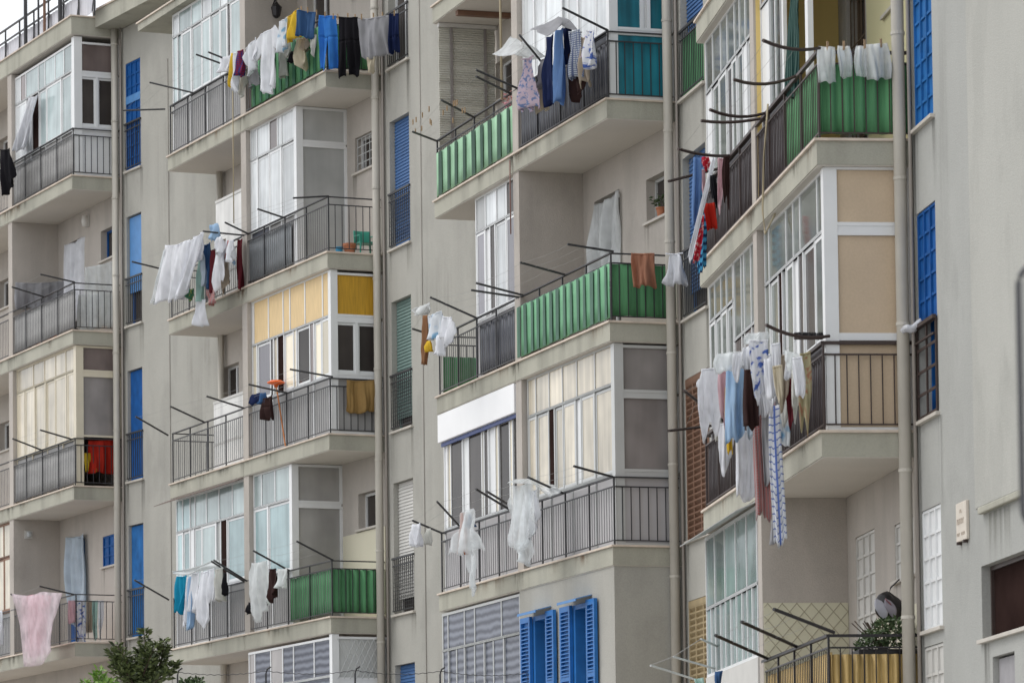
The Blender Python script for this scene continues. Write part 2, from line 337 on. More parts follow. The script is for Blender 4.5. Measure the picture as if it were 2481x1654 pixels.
def railing(b, l, ua, ub, end=True, far=False, m=IRON, sp=.105, esp=.12, screens=(), h=.95, arms=(), label=None, cap=.018, v=.04, bars=True, bm=None):
    fr, z = F[b], Z(b, l); M = MB()
    M.box(fr, ua, ub, v-.022, v+.022, z+h-cap, z+h)
    M.box(fr, ua, ub, v-.009, v+.009, z+h-.15, z+h-.132).box(fr, ua, ub, v-.009, v+.009, z+.06, z+.075)
    n = max(1, round((ub-ua)/1.02))
    for i in range(n+1):
        u = ua+(ub-ua)*i/n; M.box(fr, u-.012, u+.012, v-.011, v+.011, z, z+h-cap)
    if end:
        M.box(fr, ua-.0, ua+.04, v+.022, DEP-.02, z+h-cap, z+h).box(fr, ua+.006, ua+.024, v, DEP-.02, z+h-.15, z+h-.132).box(fr, ua+.006, ua+.024, v, DEP-.02, z+.06, z+.075)
    if far:
        M.box(fr, ub-.04, ub, v+.022, DEP-.02, z+h-cap, z+h).box(fr, ub-.024, ub-.006, v, DEP-.02, z+h-.15, z+h-.132)
    r = M.build('railing', m, ROOT[b], label=label)
    q, q0 = MB(), MB(); k = int((ub-ua)/sp)
    if bars:
        for i in range(1, k):
            u = ua+(ub-ua)*i/k; q0.box(fr, u-.0045, u+.0045, v-.004, v+.004, z+.07, z+h-.14)
    if end:
        k2 = int((DEP-v-.05)/esp)
        for i in range(1, k2+1):
            vv = v+(DEP-v-.03)*i/(k2+.5); q.box(fr, ua+.009, ua+.021, vv-.006, vv+.006, z+.07, z+h-.14)
    if far:
        for i in range(1, 9): q.box(fr, ub-.02, ub-.009, v+.11*i-.005, v+.11*i+.005, z+.07, z+h-.14)
    if q.v: q.build('balusters', m, r)
    if q0.v: q0.build('balusters', bm or (GIRON if m is IRON else m), r)
    for sc in screens:
        kind, a, c, z0, z1, ms, pitch, amp = sc[:8]; q = MB()
        if kind == 'f':
            nn = max(2, int((c-a)/pitch)); NX = nn*10
            vb = v+.03 if amp < .02 else v-.012
            vb = v+.03 if amp < .02 else v-.016
            q.grid(lambda s, t: fr.P(a+(c-a)*s, vb+(amp if amp < .02 else .006)*sin(2*pi*s*nn+.6*sin(9*s)), z+z0+(z1-z0)*t+.010*sin(s*nn*2.1)*(t-.5)), NX, 3)
            if amp >= .02:                                           # shaded pleat sides painted as dark stripes, laid 4 mm proud
                k_ = MB(); rs = random.Random(b*10+l)
                for i in range(nn):
                    u = a+(c-a)*(i+.5+rs.uniform(-.06, .06))/nn; sw = (c-a)/nn*rs.uniform(.15, .25); t_ = .01*sin((u-a)/(c-a)*nn*2.1)
                    k_.poly([fr.P(u-sw, vb-.014, z+z0+.004), fr.P(u+sw*.9, vb-.014, z+z0+.004), fr.P(u+sw*.9+rs.uniform(-.02, .02), vb-.014, z+z1-.004), fr.P(u-sw+rs.uniform(-.02, .02), vb-.014, z+z1-.004)])
        else:
            uu = ua+.035; nn = max(2, int((c-a)/pitch)); NX = nn*10
            q.grid(lambda s, t: fr.P(uu+amp*.8*sin(2*pi*s*nn), a+(c-a)*s, z+z0+(z1-z0)*t), NX, 3) if kind == 'e' else q.grid(lambda s, t: fr.P(ub-.05+amp*.5*sin(2*pi*s*nn), a+(c-a)*s, z+z0+(z1-z0)*t), NX, 3)
        so = q.build('screen', ms, r, label=sc[8] if len(sc) > 8 else None, solid=.006, recalc=False, smooth=True)
        if kind == 'f' and amp >= .02: k_.build('stripes', PLEAT_SHADE[(b, l)], so, recalc=False, solid=.003)
    for base, tip, bend in arms:
        p, t = Vector(base), Vector(tip); pts = []
        for i in range(7):
            f = i/6; x = p.lerp(t, f); x.z -= bend*4*f*(1-f); pts.append(x)
        MB().tube(pts, .017 if b != 4 else .019, 6).build('drying_arm', m, r)
    return r
def cells(par, fr, rows, pt, uw=.045, fd=.012):
    """rows = (z0, z1, splits, codes); pt maps (along, depth, z) to a box; returns the frame MB"""
    M = MB()
    for z0, z1, sp, co in rows:
        for c in sorted(set(sp)): pt(M, c-uw/2, c+uw/2, -fd, .03, z0+.02, z1-.02)
        a, c = min(sp), max(sp)
        pt(M, a-uw/2, c+uw/2, -fd-.003, .034, z0-.02, z0+.02); pt(M, a-uw/2, c+uw/2, -fd-.003, .034, z1-.02, z1+.02)
    zs = sorted((r[0], r[1], min(r[2]), max(r[2])) for r in rows)
    for p, q in zip(zs, zs[1:]):
        if .04 < q[0]-p[1] < .2 and abs(p[2]-q[2]) < .1 and abs(p[3]-q[3]) < .1: pt(M, p[2], p[3], -.028, .028, p[1]+.0205, q[0]-.0205)
    return M
PN = {'w': 'panel', 'Y': 'panel', 'Q': 'panel', 'T': 'panel', 'L': 'panel', 'l': 'panel', 'K': 'panel', 'R': 'panel', 's': 'panel'}
def veranda(b, l, rows, end=(), ue=.1, v=.11, fm=None, label=None, post=.09, top=2.80, sash=True, plabels={}, uw=.036):
    fr, z = F[b], Z(b, l); fm = fm or ALU
    def pf(M, a, c, d0, d1, z0, z1): M.box(fr, a, c, v+d0, v+d1, z+z0, z+z1)
    def pe(M, a, c, d0, d1, z0, z1): M.box(fr, ue+d0, ue+d1, a, c, z+z0, z+z1)
    M = cells(None, fr, rows, pf, uw)
    if end: N = cells(None, fr, end, pe, .05, .03); n = len(M.v); M.v += N.v; M.f += [tuple(i+n for i in f) for f in N.f]
    if post: M.box(fr, ue-.036, ue+post, v-.036, v+post, z+.005, z+top)
    o = M.build('veranda', fm, ROOT[b], label=label)
    for rs, p, is_e in ((rows, pf, 0), (end, pe, 1)):
        for z0, z1, sp, co in rs:
            sp = sorted(sp, reverse=not is_e); up = z0 > 1.7
            for i, c in enumerate(co):
                if c == 'O': continue
                a, e = sorted((sp[i], sp[i+1])); q = MB(); off = .0 if (i % 2 == 0 or up) else .014
                if (not up) and z0 > .5 and sash and c in 'GWCAgDBcS' and e-a > .3:   # sliding sash rims
                    t = MB(); p(t, a+.024, a+.06, -.006+off, .008+off, z0+.022, z1-.022); p(t, e-.06, e-.024, -.006+off, .008+off, z0+.022, z1-.022)
                    p(t, a+.06, e-.06, -.006+off, .008+off, z1-.065, z1-.022); p(t, a+.06, e-.06, -.006+off, .008+off, z0+.022, z0+.065); t.build('sash', fm, o)
                p(q, a+.023, e-.023, off, off+.006, z0+.021, z1-.021)
                q.build(PN.get(c, 'pane'), PANE[c], o, label=plabels.get((is_e, round(z0, 2), i)))
    return o

def stainmat(name, col, k, soft=False):
    m, N, L, B = newmat(name); B.inputs['Base Color'].default_value = (*col, 1); B.inputs['Roughness'].default_value = 1.; B.inputs['Specular IOR Level'].default_value = 0.
    tc = N.new('ShaderNodeTexCoord'); sp = N.new('ShaderNodeSeparateXYZ'); L.new(tc.outputs['UV'], sp.inputs[0]); g = N.new('ShaderNodeNewGeometry')
    mp = N.new('ShaderNodeMapping'); mp.inputs['Scale'].default_value = (9, 9, .5); L.new(g.outputs['Position'], mp.inputs['Vector']); no = N.new('ShaderNodeTexNoise'); no.inputs['Scale'].default_value = 1.; no.inputs['Detail'].default_value = 5; L.new(mp.outputs[0], no.inputs['Vector'])
    r = N.new('ShaderNodeMapRange'); r.inputs['From Min'].default_value = .38; r.inputs['From Max'].default_value = .72; L.new(no.outputs['Fac'], r.inputs['Value'])
    def mul(a, b):
        x = N.new('ShaderNodeMath'); x.operation = 'MULTIPLY'; L.new(a, x.inputs[0])
        if isinstance(b, float): x.inputs[1].default_value = b
        else: L.new(b, x.inputs[1])
        return x.outputs[0]
    p = N.new('ShaderNodeMath'); p.operation = 'POWER'; L.new(sp.outputs['Y'], p.inputs[0]); p.inputs[1].default_value = 1.4
    e = N.new('ShaderNodeMath'); e.operation = 'PINGPONG'; L.new(sp.outputs['X'], e.inputs[0]); e.inputs[1].default_value = .5; e2 = N.new('ShaderNodeMapRange'); e2.inputs['From Max'].default_value = .22; L.new(e.outputs[0], e2.inputs['Value'])
    a = mul(mul(mul(r.outputs[0], p.outputs[0]), e2.outputs[0]), k)
    if soft:                                                         # damp patch without a sharp upper edge
        f = N.new('ShaderNodeMapRange'); f.inputs['From Min'].default_value = 1; f.inputs['From Max'].default_value = .55; L.new(sp.outputs['Y'], f.inputs['Value']); a = mul(a, f.outputs[0])
    L.new(a, B.inputs['Alpha']); return m
STAINS = [stainmat('soot_streak', (.10, .095, .08), .62), stainmat('rust_streak', (.22, .11, .05), .55), stainmat('damp_streak', (.17, .165, .13), .6), stainmat('faint_damp', (.22, .215, .185), .38, True)]
SRS = random.Random(21)
def stain(root, fr, u0, u1, v, z1, h, k=0):
    """a film of dirt washed down the wall, 2 mm proud of it"""
    M = MB(); M.poly([fr.P(u0, v-.002, z1-h), fr.P(u1, v-.002, z1-h), fr.P(u1, v-.002, z1), fr.P(u0, v-.002, z1)]); M.uv = [(0, 0), (1, 0), (1, 1), (0, 1)]
    M.build('drip_stain', STAINS[k], root, recalc=False)
# walls with their openings -------------------------------------------------
def std_holes(b, levels):
    h = []
    for l in levels:
        z = Z(b, l); h += [(.27, 1.28, z+1.6, z+2.22), (2.42, 3.55, z+.01, z+2.3), (5.0, 6.1, z+.01, z+2.3), (7.3, 8.25, z+1.6, z+2.22)]
    return h
TOPL = {1: 4, 2: 5, 3: 6, 4: 6}
for b in (1, 2, 3, 4):
    fr = F[b]; lv = range(-1, min(TOPL[b], 5))
    top = Z(b, TOPL[b])
    wall_sheet(fr, DEP, -.02, LEN+.02 if b > 1 else 12.5, GROUND-.3, top, std_holes(b, lv), 'wall', SHADEW, ROOT[b])
    MB().box(fr, -.02, LEN+.02 if b > 1 else 12.5, DEP+.24, 9, GROUND-.3, top+.02).build('rear_wall', WALL, ROOT[b])
    p = MB(); p.tube([fr.P(-.05, DEP-.14, GROUND), fr.P(-.05, DEP-.14, top+.3)], .068, 14)
    dp = p.build('drainpipe', PIPE, ROOT[b], smooth=True)
    zz = Z(b, -1)+1.1
    while zz < top:
        MB().tube([fr.P(-.05, DEP-.14, zz), fr.P(-.05, DEP-.14, zz+.035)], .076, 14).build('pipe_clamp', PIPE, dp); zz += 1.55
    MB().tube([fr.P(-.16, DEP-.05, GROUND), fr.P(-.16, DEP-.05, top)], .02, 8).build('dark_strip_tube', PIPED, ROOT[b], smooth=True)  # dark tube added where only the drainpipe's shadow strip falls
MB().tube([F[4].P(-.05, DEP-.14, Z(4, -1)-.32), F[4].P(-.05, DEP-.14, Z(4, -1)-.25)], .1, 14).build('pipe_collar', PIPE, ROOT[4], smooth=True)
MB().tube([F[2].P(8.0, DEP-.1, GROUND), F[2].P(8.0, DEP-.1, Z(2, 3)-.29)], .06, 12).build('drainpipe', PIPE, ROOT[2], smooth=True)
MB().tube([F[2].P(8.16, DEP-.06, GROUND), F[2].P(8.16, DEP-.06, Z(2, 3)-.29)], .045, 8).build('dark_strip_tube', PIPED, ROOT[2], smooth=True)

# main-wall doors and small windows behind the balconies
def door(b, l, u0, u1, kind='panel', m=None, top=2.3, **k): return window(ROOT[b], F[b], DEP, u0, u1, Z(b, l)+.01, Z(b, l)+top, kind, m, sill=False, **k)
def small(b, l, kind='two', m=None, left=False, fm=None, **k):
    a, c = (7.3, 8.25) if left else (.27, 1.28)
    return window(ROOT[b], F[b], DEP, a, c, Z(b, l)+1.6, Z(b, l)+2.22, kind, m or ALU, fm=fm, **k)
for b in (1, 2, 3, 4):
    for l in range(-1, min(TOPL[b], 5)):
        key = (b, l)
        if key == (1, 0): small(b, l, 'grille', BLUE); w = door(b, l, 2.42, 3.55, 'panel', BLUE)
        elif key == (1, 2): small(b, l, 'glass', BLUE, fm=BLUE); door(b, l, 2.42, 3.55, 'two', ALU)
        elif key == (2, 2): small(b, l, 'bars', ALU, gm=ALUG); door(b, l, 2.42, 3.55, 'two', ALU)
        elif key == (4, -1): small(b, l, 'grille', WHITER); door(b, l, 2.42, 3.55, 'grille', WHITER)
        elif key == (4, 1): small(b, l, 'grille', BLUE); door(b, l, 2.42, 3.55, 'bars', BROWND, gm=BROWND)
        elif key == (3, 1): small(b, l, 'two', ALU, fm=ALUG); door(b, l, 2.42, 3.55, 'two', ALU)
        else: small(b, l, 'two', ALU); door(b, l, 2.42, 3.55, 'two', ALU)
        small(b, l, 'curt' if key in ((2, 1), (2, 2)) else 'two', ALU, left=True); door(b, l, 5.0, 6.1, 'panel' if key != (3, 2) else 'two', BLUE if b == 2 else ALU)

# stairwell walls between the balconies
def stair(k, holes): return wall_sheet(S[k], 0, 0., SL[k], GROUND-.3, Z(k, 4)+.6 if k != 2 else Z(2, 0)+12.74, holes, 'stairwell_wall', WALL, ROOT[k])
SW = {2: [(3.8, 4.55, Z(2, 0)+.53+3.1*i, Z(2, 0)+2.76+3.08*i) for i in range(-1, 4)],
      3: [(4.1, 5.1, Z(3, 0)+.06+3.1*i, Z(3, 0)+2.29+3.08*i) for i in range(-1, 5)],
      4: [(3.78, 5.08, Z(4, 0)+.09+3.06*i, Z(4, 0)+2.33+3.06*i) for i in range(-2, 4)]}
for k in (2, 3, 4): stair(k, SW[k]); MB().box(S[k], 0, SL[k], .24, 6, GROUND-.3, Z(k, 4)+.6 if k != 2 else Z(2, 0)+12.9).build('rear_wall', WALL, ROOT[k])
def swin(k, i, **a):
    h = SW[k][i]; return window(ROOT[k], S[k], 0, *h, **a)
G = .95
swin(2, 0, kind='panel', m=BLUE, guard=G); BLUE2 = mat('faded_blue_shutter', (.02, .13, .36), .65, .3, 4., streak=.35, spec=.15)
swin(2, 1, kind='panel', m=BLUE2, guard=G, low=SW[2][1][2], label='blue shuttered window beside the pink sheet')
swin(2, 2, kind='panel', m=BLUE, guard=G); swin(2, 3, kind='panel', m=BLUEL, guard=G, low=SW[2][3][2]+.65, fm=BLUE); swin(2, 4, kind='grille', m=BLUE, guard=G, band=True)
swin(3, 0, kind='roller', m=BLUER); swin(3, 1, kind='roller', m=WHITER, guard=G, mesh=True, low=SW[3][1][2]+.25, label='white roller shutter behind an iron guard'); swin(3, 2, kind='roller', m=GREENR, guard=G, mesh=True, low=SW[3][2][2]+.2, label='grey green roller shutter')
swin(3, 3, kind='roller', m=BLUER, guard=G, mesh=True, label='blue roller shutter'); swin(3, 4, kind='two', m=ALU, guard=G); swin(3, 5, kind='roller', m=BLUER)
swin(4, 0, kind='louvre', m=TANL); swin(4, 1, kind='louvre', m=TANL, label='tan louvred shutter'); swin(4, 2, kind='louvre', m=BROWNL, guard=0, label='brown louvred shutter'); w43 = swin(4, 3, kind='roller', m=BLUER, guard=G, low=SW[4][3][2]+.35)
w44 = swin(4, 4, kind='roller', m=BLUER, guard=G, low=SW[4][4][2]+.75); h = SW[4][4]
q = MB(); q.grid(lambda s, t: S[4].P(h[0]+.03+(h[1]-h[0]-.06)*s, .02+.012*sin(s*50), h[2]+.06+.8*t), 60, 2); q.build('screen', GREEN, w44, solid=.005, recalc=False, label='green sheet behind the window guard'); swin(4, 5, kind='roller', m=BLUER)

# block 5: plain wall at the right, its projecting upper bay and its openings
s5 = S[5]; U = lambda t: 9-t
H5 = [(U(1.0), U(.12), 8.36, 10.6), (U(1.0), U(.12), 5.27, 7.47), (U(1.0), U(.1), 3.06, 4.33), (U(5.6), U(2.72), 2.79, 3.52, .16), (U(4.0), U(3.12), 1.4, 2.6), (U(1.0), U(.12), 2.02, 2.9)]
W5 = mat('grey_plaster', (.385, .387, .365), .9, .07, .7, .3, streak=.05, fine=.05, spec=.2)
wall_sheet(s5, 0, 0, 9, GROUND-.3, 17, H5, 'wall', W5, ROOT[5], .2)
MB().box(s5, 0, 9, .56, 6, GROUND-.3, 17.1).build('rear_wall', WALL, ROOT[5])
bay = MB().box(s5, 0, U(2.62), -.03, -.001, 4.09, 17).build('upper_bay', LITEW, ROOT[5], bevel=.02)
MB().box(s5, 0, U(2.85), -.06, -.002, 4.02, 4.088).build('ledge', FASC, bay, bevel=.012)
window(ROOT[5], s5, 0, *H5[0], kind='grille', m=BLUE2, label='upper blue gridded shutter')
w = window(ROOT[5], s5, 0, *H5[1], kind='grille', m=BLUE, low=6.28, label='lower blue gridded shutter above a dark guard')
q = MB(); gridbars(q, s5, H5[1][0], H5[1][1], -.005, 5.3, 6.25, 2, 4, .03, .02); q.box(s5, H5[1][0]-.04, H5[1][1]+.04, -.06, -.02, 6.24, 6.28).box(s5, H5[1][0], H5[1][1], -.05, -.03, 6.08, 6.1); q.build('window_guard', BROWNI, w)
window(ROOT[5], s5, 0, *H5[2], kind='grille', m=ALU); window(ROOT[5], s5, 0, *H5[5], kind='grille', m=WHITER, sill=False)
window(ROOT[5], s5, 0, *H5[3][:4], kind='void', m=BROWNI, rev=.16, label='dark square opening at the lower right')
window(ROOT[5], s5, 0, *H5[4], kind='panel', m=mat('grey_wood', (.30, .29, .30), .7, .15, 6.), sill=False)

for k in (2, 3, 4):
    for a_, c_, z0_, z1_ in SW[k]:
        for u in (a_-.12, c_-.1): stain(ROOT[k], S[k], u, u+SRS.uniform(.18, .34), 0, z0_-.036, SRS.uniform(.5, 1.5), SRS.choice((0, 0, 2)))
    for i in range(7): u = SRS.uniform(.2, 3.2); stain(ROOT[k], S[k], u, u+SRS.uniform(.3, 1.0), 0, SRS.uniform(Z(k, 0), Z(k, 3)+2.5), SRS.uniform(1., 3.), 3)
for t0_, w_, z_, h_, k_ in ((.0, .3, 8.32, 1.1, 0), (.9, .25, 8.32, .8, 0), (.95, .25, 5.23, 1.3, 0), (2.9, 1.2, 4.01, .6, 2), (2.7, .35, 2.75, .9, 0), (1.2, .5, 9.5, 3.2, 3)):
    stain(ROOT[5], s5, U(t0_+w_), U(t0_), -.031 if z_ > 4.1 and t0_ > 2.6 else 0, z_, h_, k_)
# slabs and dividing walls
for b, ls in ((1, (-1, 0, 1, 2, 3)), (2, (-1, 0, 1, 2, 3)), (3, (-1, 0, 1, 2, 3)), (4, (-1, 0, 1, 2))):
    for l in ls: slab(b, l, u1=LEN if b > 1 else 12)
for b in (1, 2, 3, 4):
    for l in range(-1, 4 if b < 4 else 3):
        for i in range(5): u = SRS.uniform(.2, 7.4); stain(ROOT[b], F[b], u, u+SRS.uniform(.25, .8), -.0005, Z(b, l)-.031, SRS.uniform(.16, .24), SRS.choice((0, 0, 1)))
        stain(ROOT[b], F[b], 3.95, 4.5, -.0005, Z(b, l)-.031, .245, 0)
        for u, w_ in ((.2, .3), (1.15, .25)): stain(ROOT[b], F[b], u, u+w_, DEP, Z(b, l)+1.56, SRS.uniform(.4, .9), 2)
for b, l in ((1, 0), (1, 1), (1, 2), (1, 3), (2, 0), (2, 1), (2, 2), (2, 3), (3, 0), (3, 1), (3, 2), (4, -1), (4, 0), (4, 1)):
    partition(b, l, None, ztop=2.4 if (b, l) == (2, 3) else 2.818)
# lozenge tiles on the lower part of the near ground-storey dividing wall
zt = Z(4, -1); M = MB().box(F[4], 4.035, 4.049, .03, DEP-.004, zt+.01, zt+1.6); til = M.build('wall_tiles', TILE, ROOT[4], label='lozenge wall tiles')
M = MB()
for i in range(-10, 11):
    for sg in (1, -1):
        a0 = .5+i*.17; pts = []
        p0, p1 = (a0-.8*sg, zt+.01), (a0+.6*sg, zt+1.6)
        def clip(p, q):
            (x0, y0), (x1, y1) = p, q; t0, t1 = 0., 1.
            for lo, hi, a, d in ((.035, DEP-.01, x0, x1-x0),):
                if d == 0: return None
                ta, tb = sorted(((lo-a)/d, (hi-a)/d)); t0, t1 = max(t0, ta), min(t1, tb)
            return None if t0 >= t1 else ((x0+(x1-x0)*t0, y0+(y1-y0)*t0), (x0+(x1-x0)*t1, y0+(y1-y0)*t1))
        c = clip(p0, p1)
        if c: M.tube([F[4].P(4.034, c[0][0], c[0][1]), F[4].P(4.034, c[1][0], c[1][1])], .005, 4)
M.build('tile_joints', mat('tile_joint', (.36, .33, .24), .8), til)
M = bx(F[4], 1.35, 2.36, DEP-.012, DEP-.002, zt+.02, zt+1.28).box(F[4], .02, 1.2, DEP-.012, DEP-.002, zt+.02, zt+1.28); M.build('dado', DADO, ROOT[4])
M = bx(F[2], .02, 2.0, DEP-.012, DEP-.002, Z(2, 0)+.02, Z(2, 0)+1.55); M.build('dado', DADO, ROOT[2], label='pale painted dado')
M = bx(F[4], .05, 2.3, DEP-.012, DEP-.002, Z(4, 1)+.02, Z(4, 1)+2.7); M.build('dado', mat('painted_yellow_light', (.60, .56, .33), .8, .05, 1.), ROOT[4])  # yellow light on the pale wall, painted in as a thin sheet
bx(F[4], 4.035, 4.048, .05, DEP-.003, Z(4, 1)+.01, Z(4, 1)+2.79).build('painted_face', OCHREW, ROOT[4], label='ochre painted inner wall')
# roofs and cornices
slab(1, 4, .11, .38, 12, 0.)
M = MB().box(S[2], 0, SL[2]+.25, -.52, .3, Z(2, 0)+12.75, Z(2, 0)+13.08); c = M.build('cornice', FASC, ROOT[2])
MB().box(S[2], -.02, SL[2]+.27, -.55, .3, Z(2, 0)+13.081, Z(2, 0)+13.115).build('cornice_edge', STONE, c)
M = MB().box(F[2], 0, 9.85, -.06, DEP-.001, Z(2, 4)-.41, Z(2, 4)-.27); c = M.build('canopy_slab', FASC, ROOT[2]); MB().box(F[2], 0, 9.88, -.09, DEP, Z(2, 4)-.269, Z(2, 4)-.24).build('slab_edge', STONE, c)
# roof terrace railing of the far block
fr, z = F[1], Z(1, 4)+.11; M = MB(); v = .3
M.box(fr, -.6, 12, v-.02, v+.02, z+.80, z+.83).box(fr, -.6, 12, v-.015, v+.015, z+.55, z+.58)
for i in range(13): M.box(fr, -.55+i*.98-.015, -.55+i*.98+.015, v-.015, v+.015, z-.1, z+.82); M.tube([fr.P(-.55+i*.98, v+.02, z+.55), fr.P(-.35+i*.98, v+.02, z+.02)], .012, 5)
tr = M.build('roof_railing', IRON, ROOT[1]); q = MB(); q.grid(lambda s, t: fr.P(-.5+12.4*s, v+.05+.012*sin(s*420), z+.02+.52*t), 420, 1); q.build('screen', mat('pale_sheet', (.58, .58, .62), .5, .08, 3., streak=.2), tr, solid=.006, recalc=False, label='pale grey sheeting')
# plinth parapets and the flush bay low on block 3
zb = Z(3, -1); fr = F[3]
OP = [(2.86, 3.58, zb+.35, zb+2.38), (1.05, 1.75, zb+.35, zb+2.40)]
bay = wall_sheet(fr, .02, 0.02, 4.26, GROUND, zb+2.815, OP, 'bay_wall', WALL, ROOT[3], .22)
MB().box(fr, .021, .1, .021, DEP-.003, GROUND, zb+2.815).build('bay_end_wall', WALL, ROOT[3])
for j, (a, c, z0, z1) in enumerate(OP):
    M = MB(); M.box(fr, a+.002, a+.09, .0, .16, z0, z1-.002).box(fr, c-.09, c-.002, .0, .16, z0, z1-.002).box(fr, a+.09, c-.09, .0, .16, z1-.07, z1-.002)
    w = M.build('window', BLUED, ROOT[3], label=('far' if j == 0 else 'near')+' blue louvred window of the low bay')
    MB().box(fr, a+.09, c-.09, .20, .215, z0+1.05, z1-.07).build('curtain', mat('brown_net', (.17, .125, .12), .9, .1, 4.), w); MB().box(fr, a+.09, c-.09, .205, .22, z0, z0+1.05).build('pane', PANE['M'], w); MB().box(fr, a+.09, c-.09, .16, .2, z0+1.0, z0+1.05).build('cross_bar', WHITER, w)
    for s0, s1, zt in ((c+.0, c+.46, z1-.0), (a-.37, a-.0, z1+.02)):                       # two leaves folded back against the wall
        q = MB(); e = .06; q.box(fr, s0+.003, s0+e, -.055, -.005, z0, zt).box(fr, s1-e, s1-.003, -.055, -.005, z0, zt).box(fr, s0+e, s1-e, -.055, -.005, zt-.08, zt).box(fr, s0+e, s1-e, -.055, -.005, z0+1.0, z0+1.08)
        zz = z0+.05
        while zz < zt-.12:
            q.poly([fr.P(s0+e, -.055, zz), fr.P(s1-e, -.055, zz), fr.P(s1-e, -.012, zz+.035), fr.P(s0+e, -.012, zz+.035)]); q.poly([fr.P(s0+e, -.055, zz), fr.P(s1-e, -.055, zz), fr.P(s1-e, -.055, zz+.016), fr.P(s0+e, -.055, zz+.016)]); zz += .055
        q.box(fr, s0+e, s1-e, -.012, -.006, z0, zt)
        q.build('shutter', BLUED, w, recalc=False)
    q = MB(); q.poly([fr.P(a-.08, .015, z1+.09), fr.P(c+.05, .015, z1+.09), fr.P(c+.05, -.22, z1+.03), fr.P(a-.08, -.22, z1+.03)]); q.poly([fr.P(a-.08, -.22, z1+.03), fr.P(c+.05, -.22, z1+.03), fr.P(c+.05, -.22, z1-.0), fr.P(a-.08, -.22, z1-.0)])
    q.build('hood', BLUEL, w, solid=.012, recalc=False)
bx(F[4], 4.33, 8.3, .0, .1, Z(4, -1)+.002, Z(4, -1)+1.0).build('parapet', WHITER, ROOT[4], label='white masonry parapet')
q = MB(); q.poly([F[4].P(4.3, .02, Z(4, 0)-.30), F[4].P(8.3, .02, Z(4, 0)-.30), F[4].P(8.6, -.26, Z(4, 0)-.42), F[4].P(4.4, -.22, Z(4, 0)-.40)]); q.build('tin_awning', ALUG, ROOT[4], solid=.01, recalc=False)
q = MB(); q.poly([F[2].P(4.35, .02, Z(2, 1)-.30), F[2].P(8.4, .02, Z(2, 1)-.30), F[2].P(8.8, -.16, Z(2, 1)-.38), F[2].P(4.35, -.12, Z(2, 1)-.36)]); q.build('tin_awning', BROWNS, ROOT[2], solid=.01, recalc=False)

# ------------------------------------------------------------------ glazed verandas
lo = lambda a, c, k, n=1: (.0+.02, .98, [a+(c-a)*i/n for i in range(n+1)], k*n)
veranda(4, 0, [(2.16, 2.80, [4.0, 3.71, 2.56, 2.1, 1.66, .6, .12], 'gggggg'), (.98, 2.16, [4.0, 3.71, 3.12, 2.86, 2.59, 2.15, 1.8, 1.51, .79, .12], 'ggkggwDDg'), lo(4.0, .12, 'K')],
        [(.02, .98, [.12, 1.0], 'T'), (1.02, 2.10, [.12, 1.0], 'T'), (2.2, 2.80, [.12, 1.0], 'T')], label='glazed veranda with tan end panels', post=.11)
veranda(4, 0, [(2.35, 2.80, [8.2, 7.78, 7.28, 6.85, 6.35], 'gggg'), (.98, 2.35, [8.2, 7.78, 7.28, 6.85, 6.35], 'gggg'), (1.85, 2.80, [6.25, 5.72, 5.5, 5.0, 4.35], 'gggg'), (.98, 1.85, [6.25, 5.72, 5.5, 5.0, 4.35], 'MMMM'), lo(8.2, 4.35, 'K')], post=0, label='far glazed veranda above the big laundry load')
veranda(4, 1, [(2.15, 2.80, [8.2, 7.64, 7.0, 6.49, 5.93, 5.55, 5.12, 4.64, 4.35], 'gggggggg'), (.98, 2.15, [8.2, 7.77, 7.19, 6.61, 6.17, 5.83, 5.35, 5.03, 4.6, 4.35], 'wggDggwgg'), lo(8.2, 4.35, 'K')], post=0)
veranda(4, 1, [(2.3, 2.80, [4.02, 3.47, 3.22, 2.69], 'Moo'), (.98, 2.3, [4.02, 3.45, 3.05, 2.69], 'woo'), (.98, 2.80, [2.69, 2.5], 'w'), lo(4.0, 2.2, 'K')], post=0, label='half open veranda with an ochre wall inside')
bx(F[4], .95, 1.12, .1, .16, Z(4, 1)+.01, Z(4, 1)+2.8).build('veranda_post', ALU, ROOT[4])
veranda(4, -1, [(1.86, 2.74, [8.3, 7.6, 6.8, 5.97, 5.16, 4.4], 'aaaaa'), (1.02, 1.86, [8.3, 7.95, 7.6, 7.2, 6.8, 6.4, 5.97, 5.55, 5.16, 4.8, 4.4], 'aaaaaaaaaa')], v=.03, post=0, label='sea green glazed veranda at the bottom')
veranda(3, 2, [(1.0, 2.80, [4.02, 3.48, 2.97, 2.2, 1.93, 1.48, .71, .12], 'WWWWWWW'), lo(4.02, .12, 's', 4)],
        [(1.0, 2.80, [.12, .56, .66, 1.0], 'NwN'), (.04, .93, [.12, 1.0], 'N')], label='white curtained veranda with teal end cloth')
veranda(3, 1, [(2.28, 2.80, [6.45, 5.97, 5.42, 4.91, 4.4], 'SWWD'), (.9, 2.28, [6.45, 6.0, 5.75, 5.5, 4.95, 4.4], 'BwDWB'), lo(6.45, 4.4, 'L', 2)], post=0, label='narrow white veranda with grey blinds')
veranda(3, 0, [(2.25, 2.80, [4.0, 3.63, 3.01, 2.4, 1.76, .97, .15], 'CCCCCC'), (1.0, 2.25, [4.0, 3.62, 3.05, 2.78, 2.39, 1.83, 1.59, 1.0, .15], 'CCkCCwCC'), (.02, 1.0, [4.0, 3.0, 2.0, 1.0, .15], 'LLLL')],
        [(2.14, 2.76, [.12, 1.0], 'm'), (1.04, 2.06, [.12, 1.0], 'm'), (.02, .95, [.12, 1.0], 'L')], label='cream curtained veranda with a grey glazed end', fm=ALUG, post=.1)
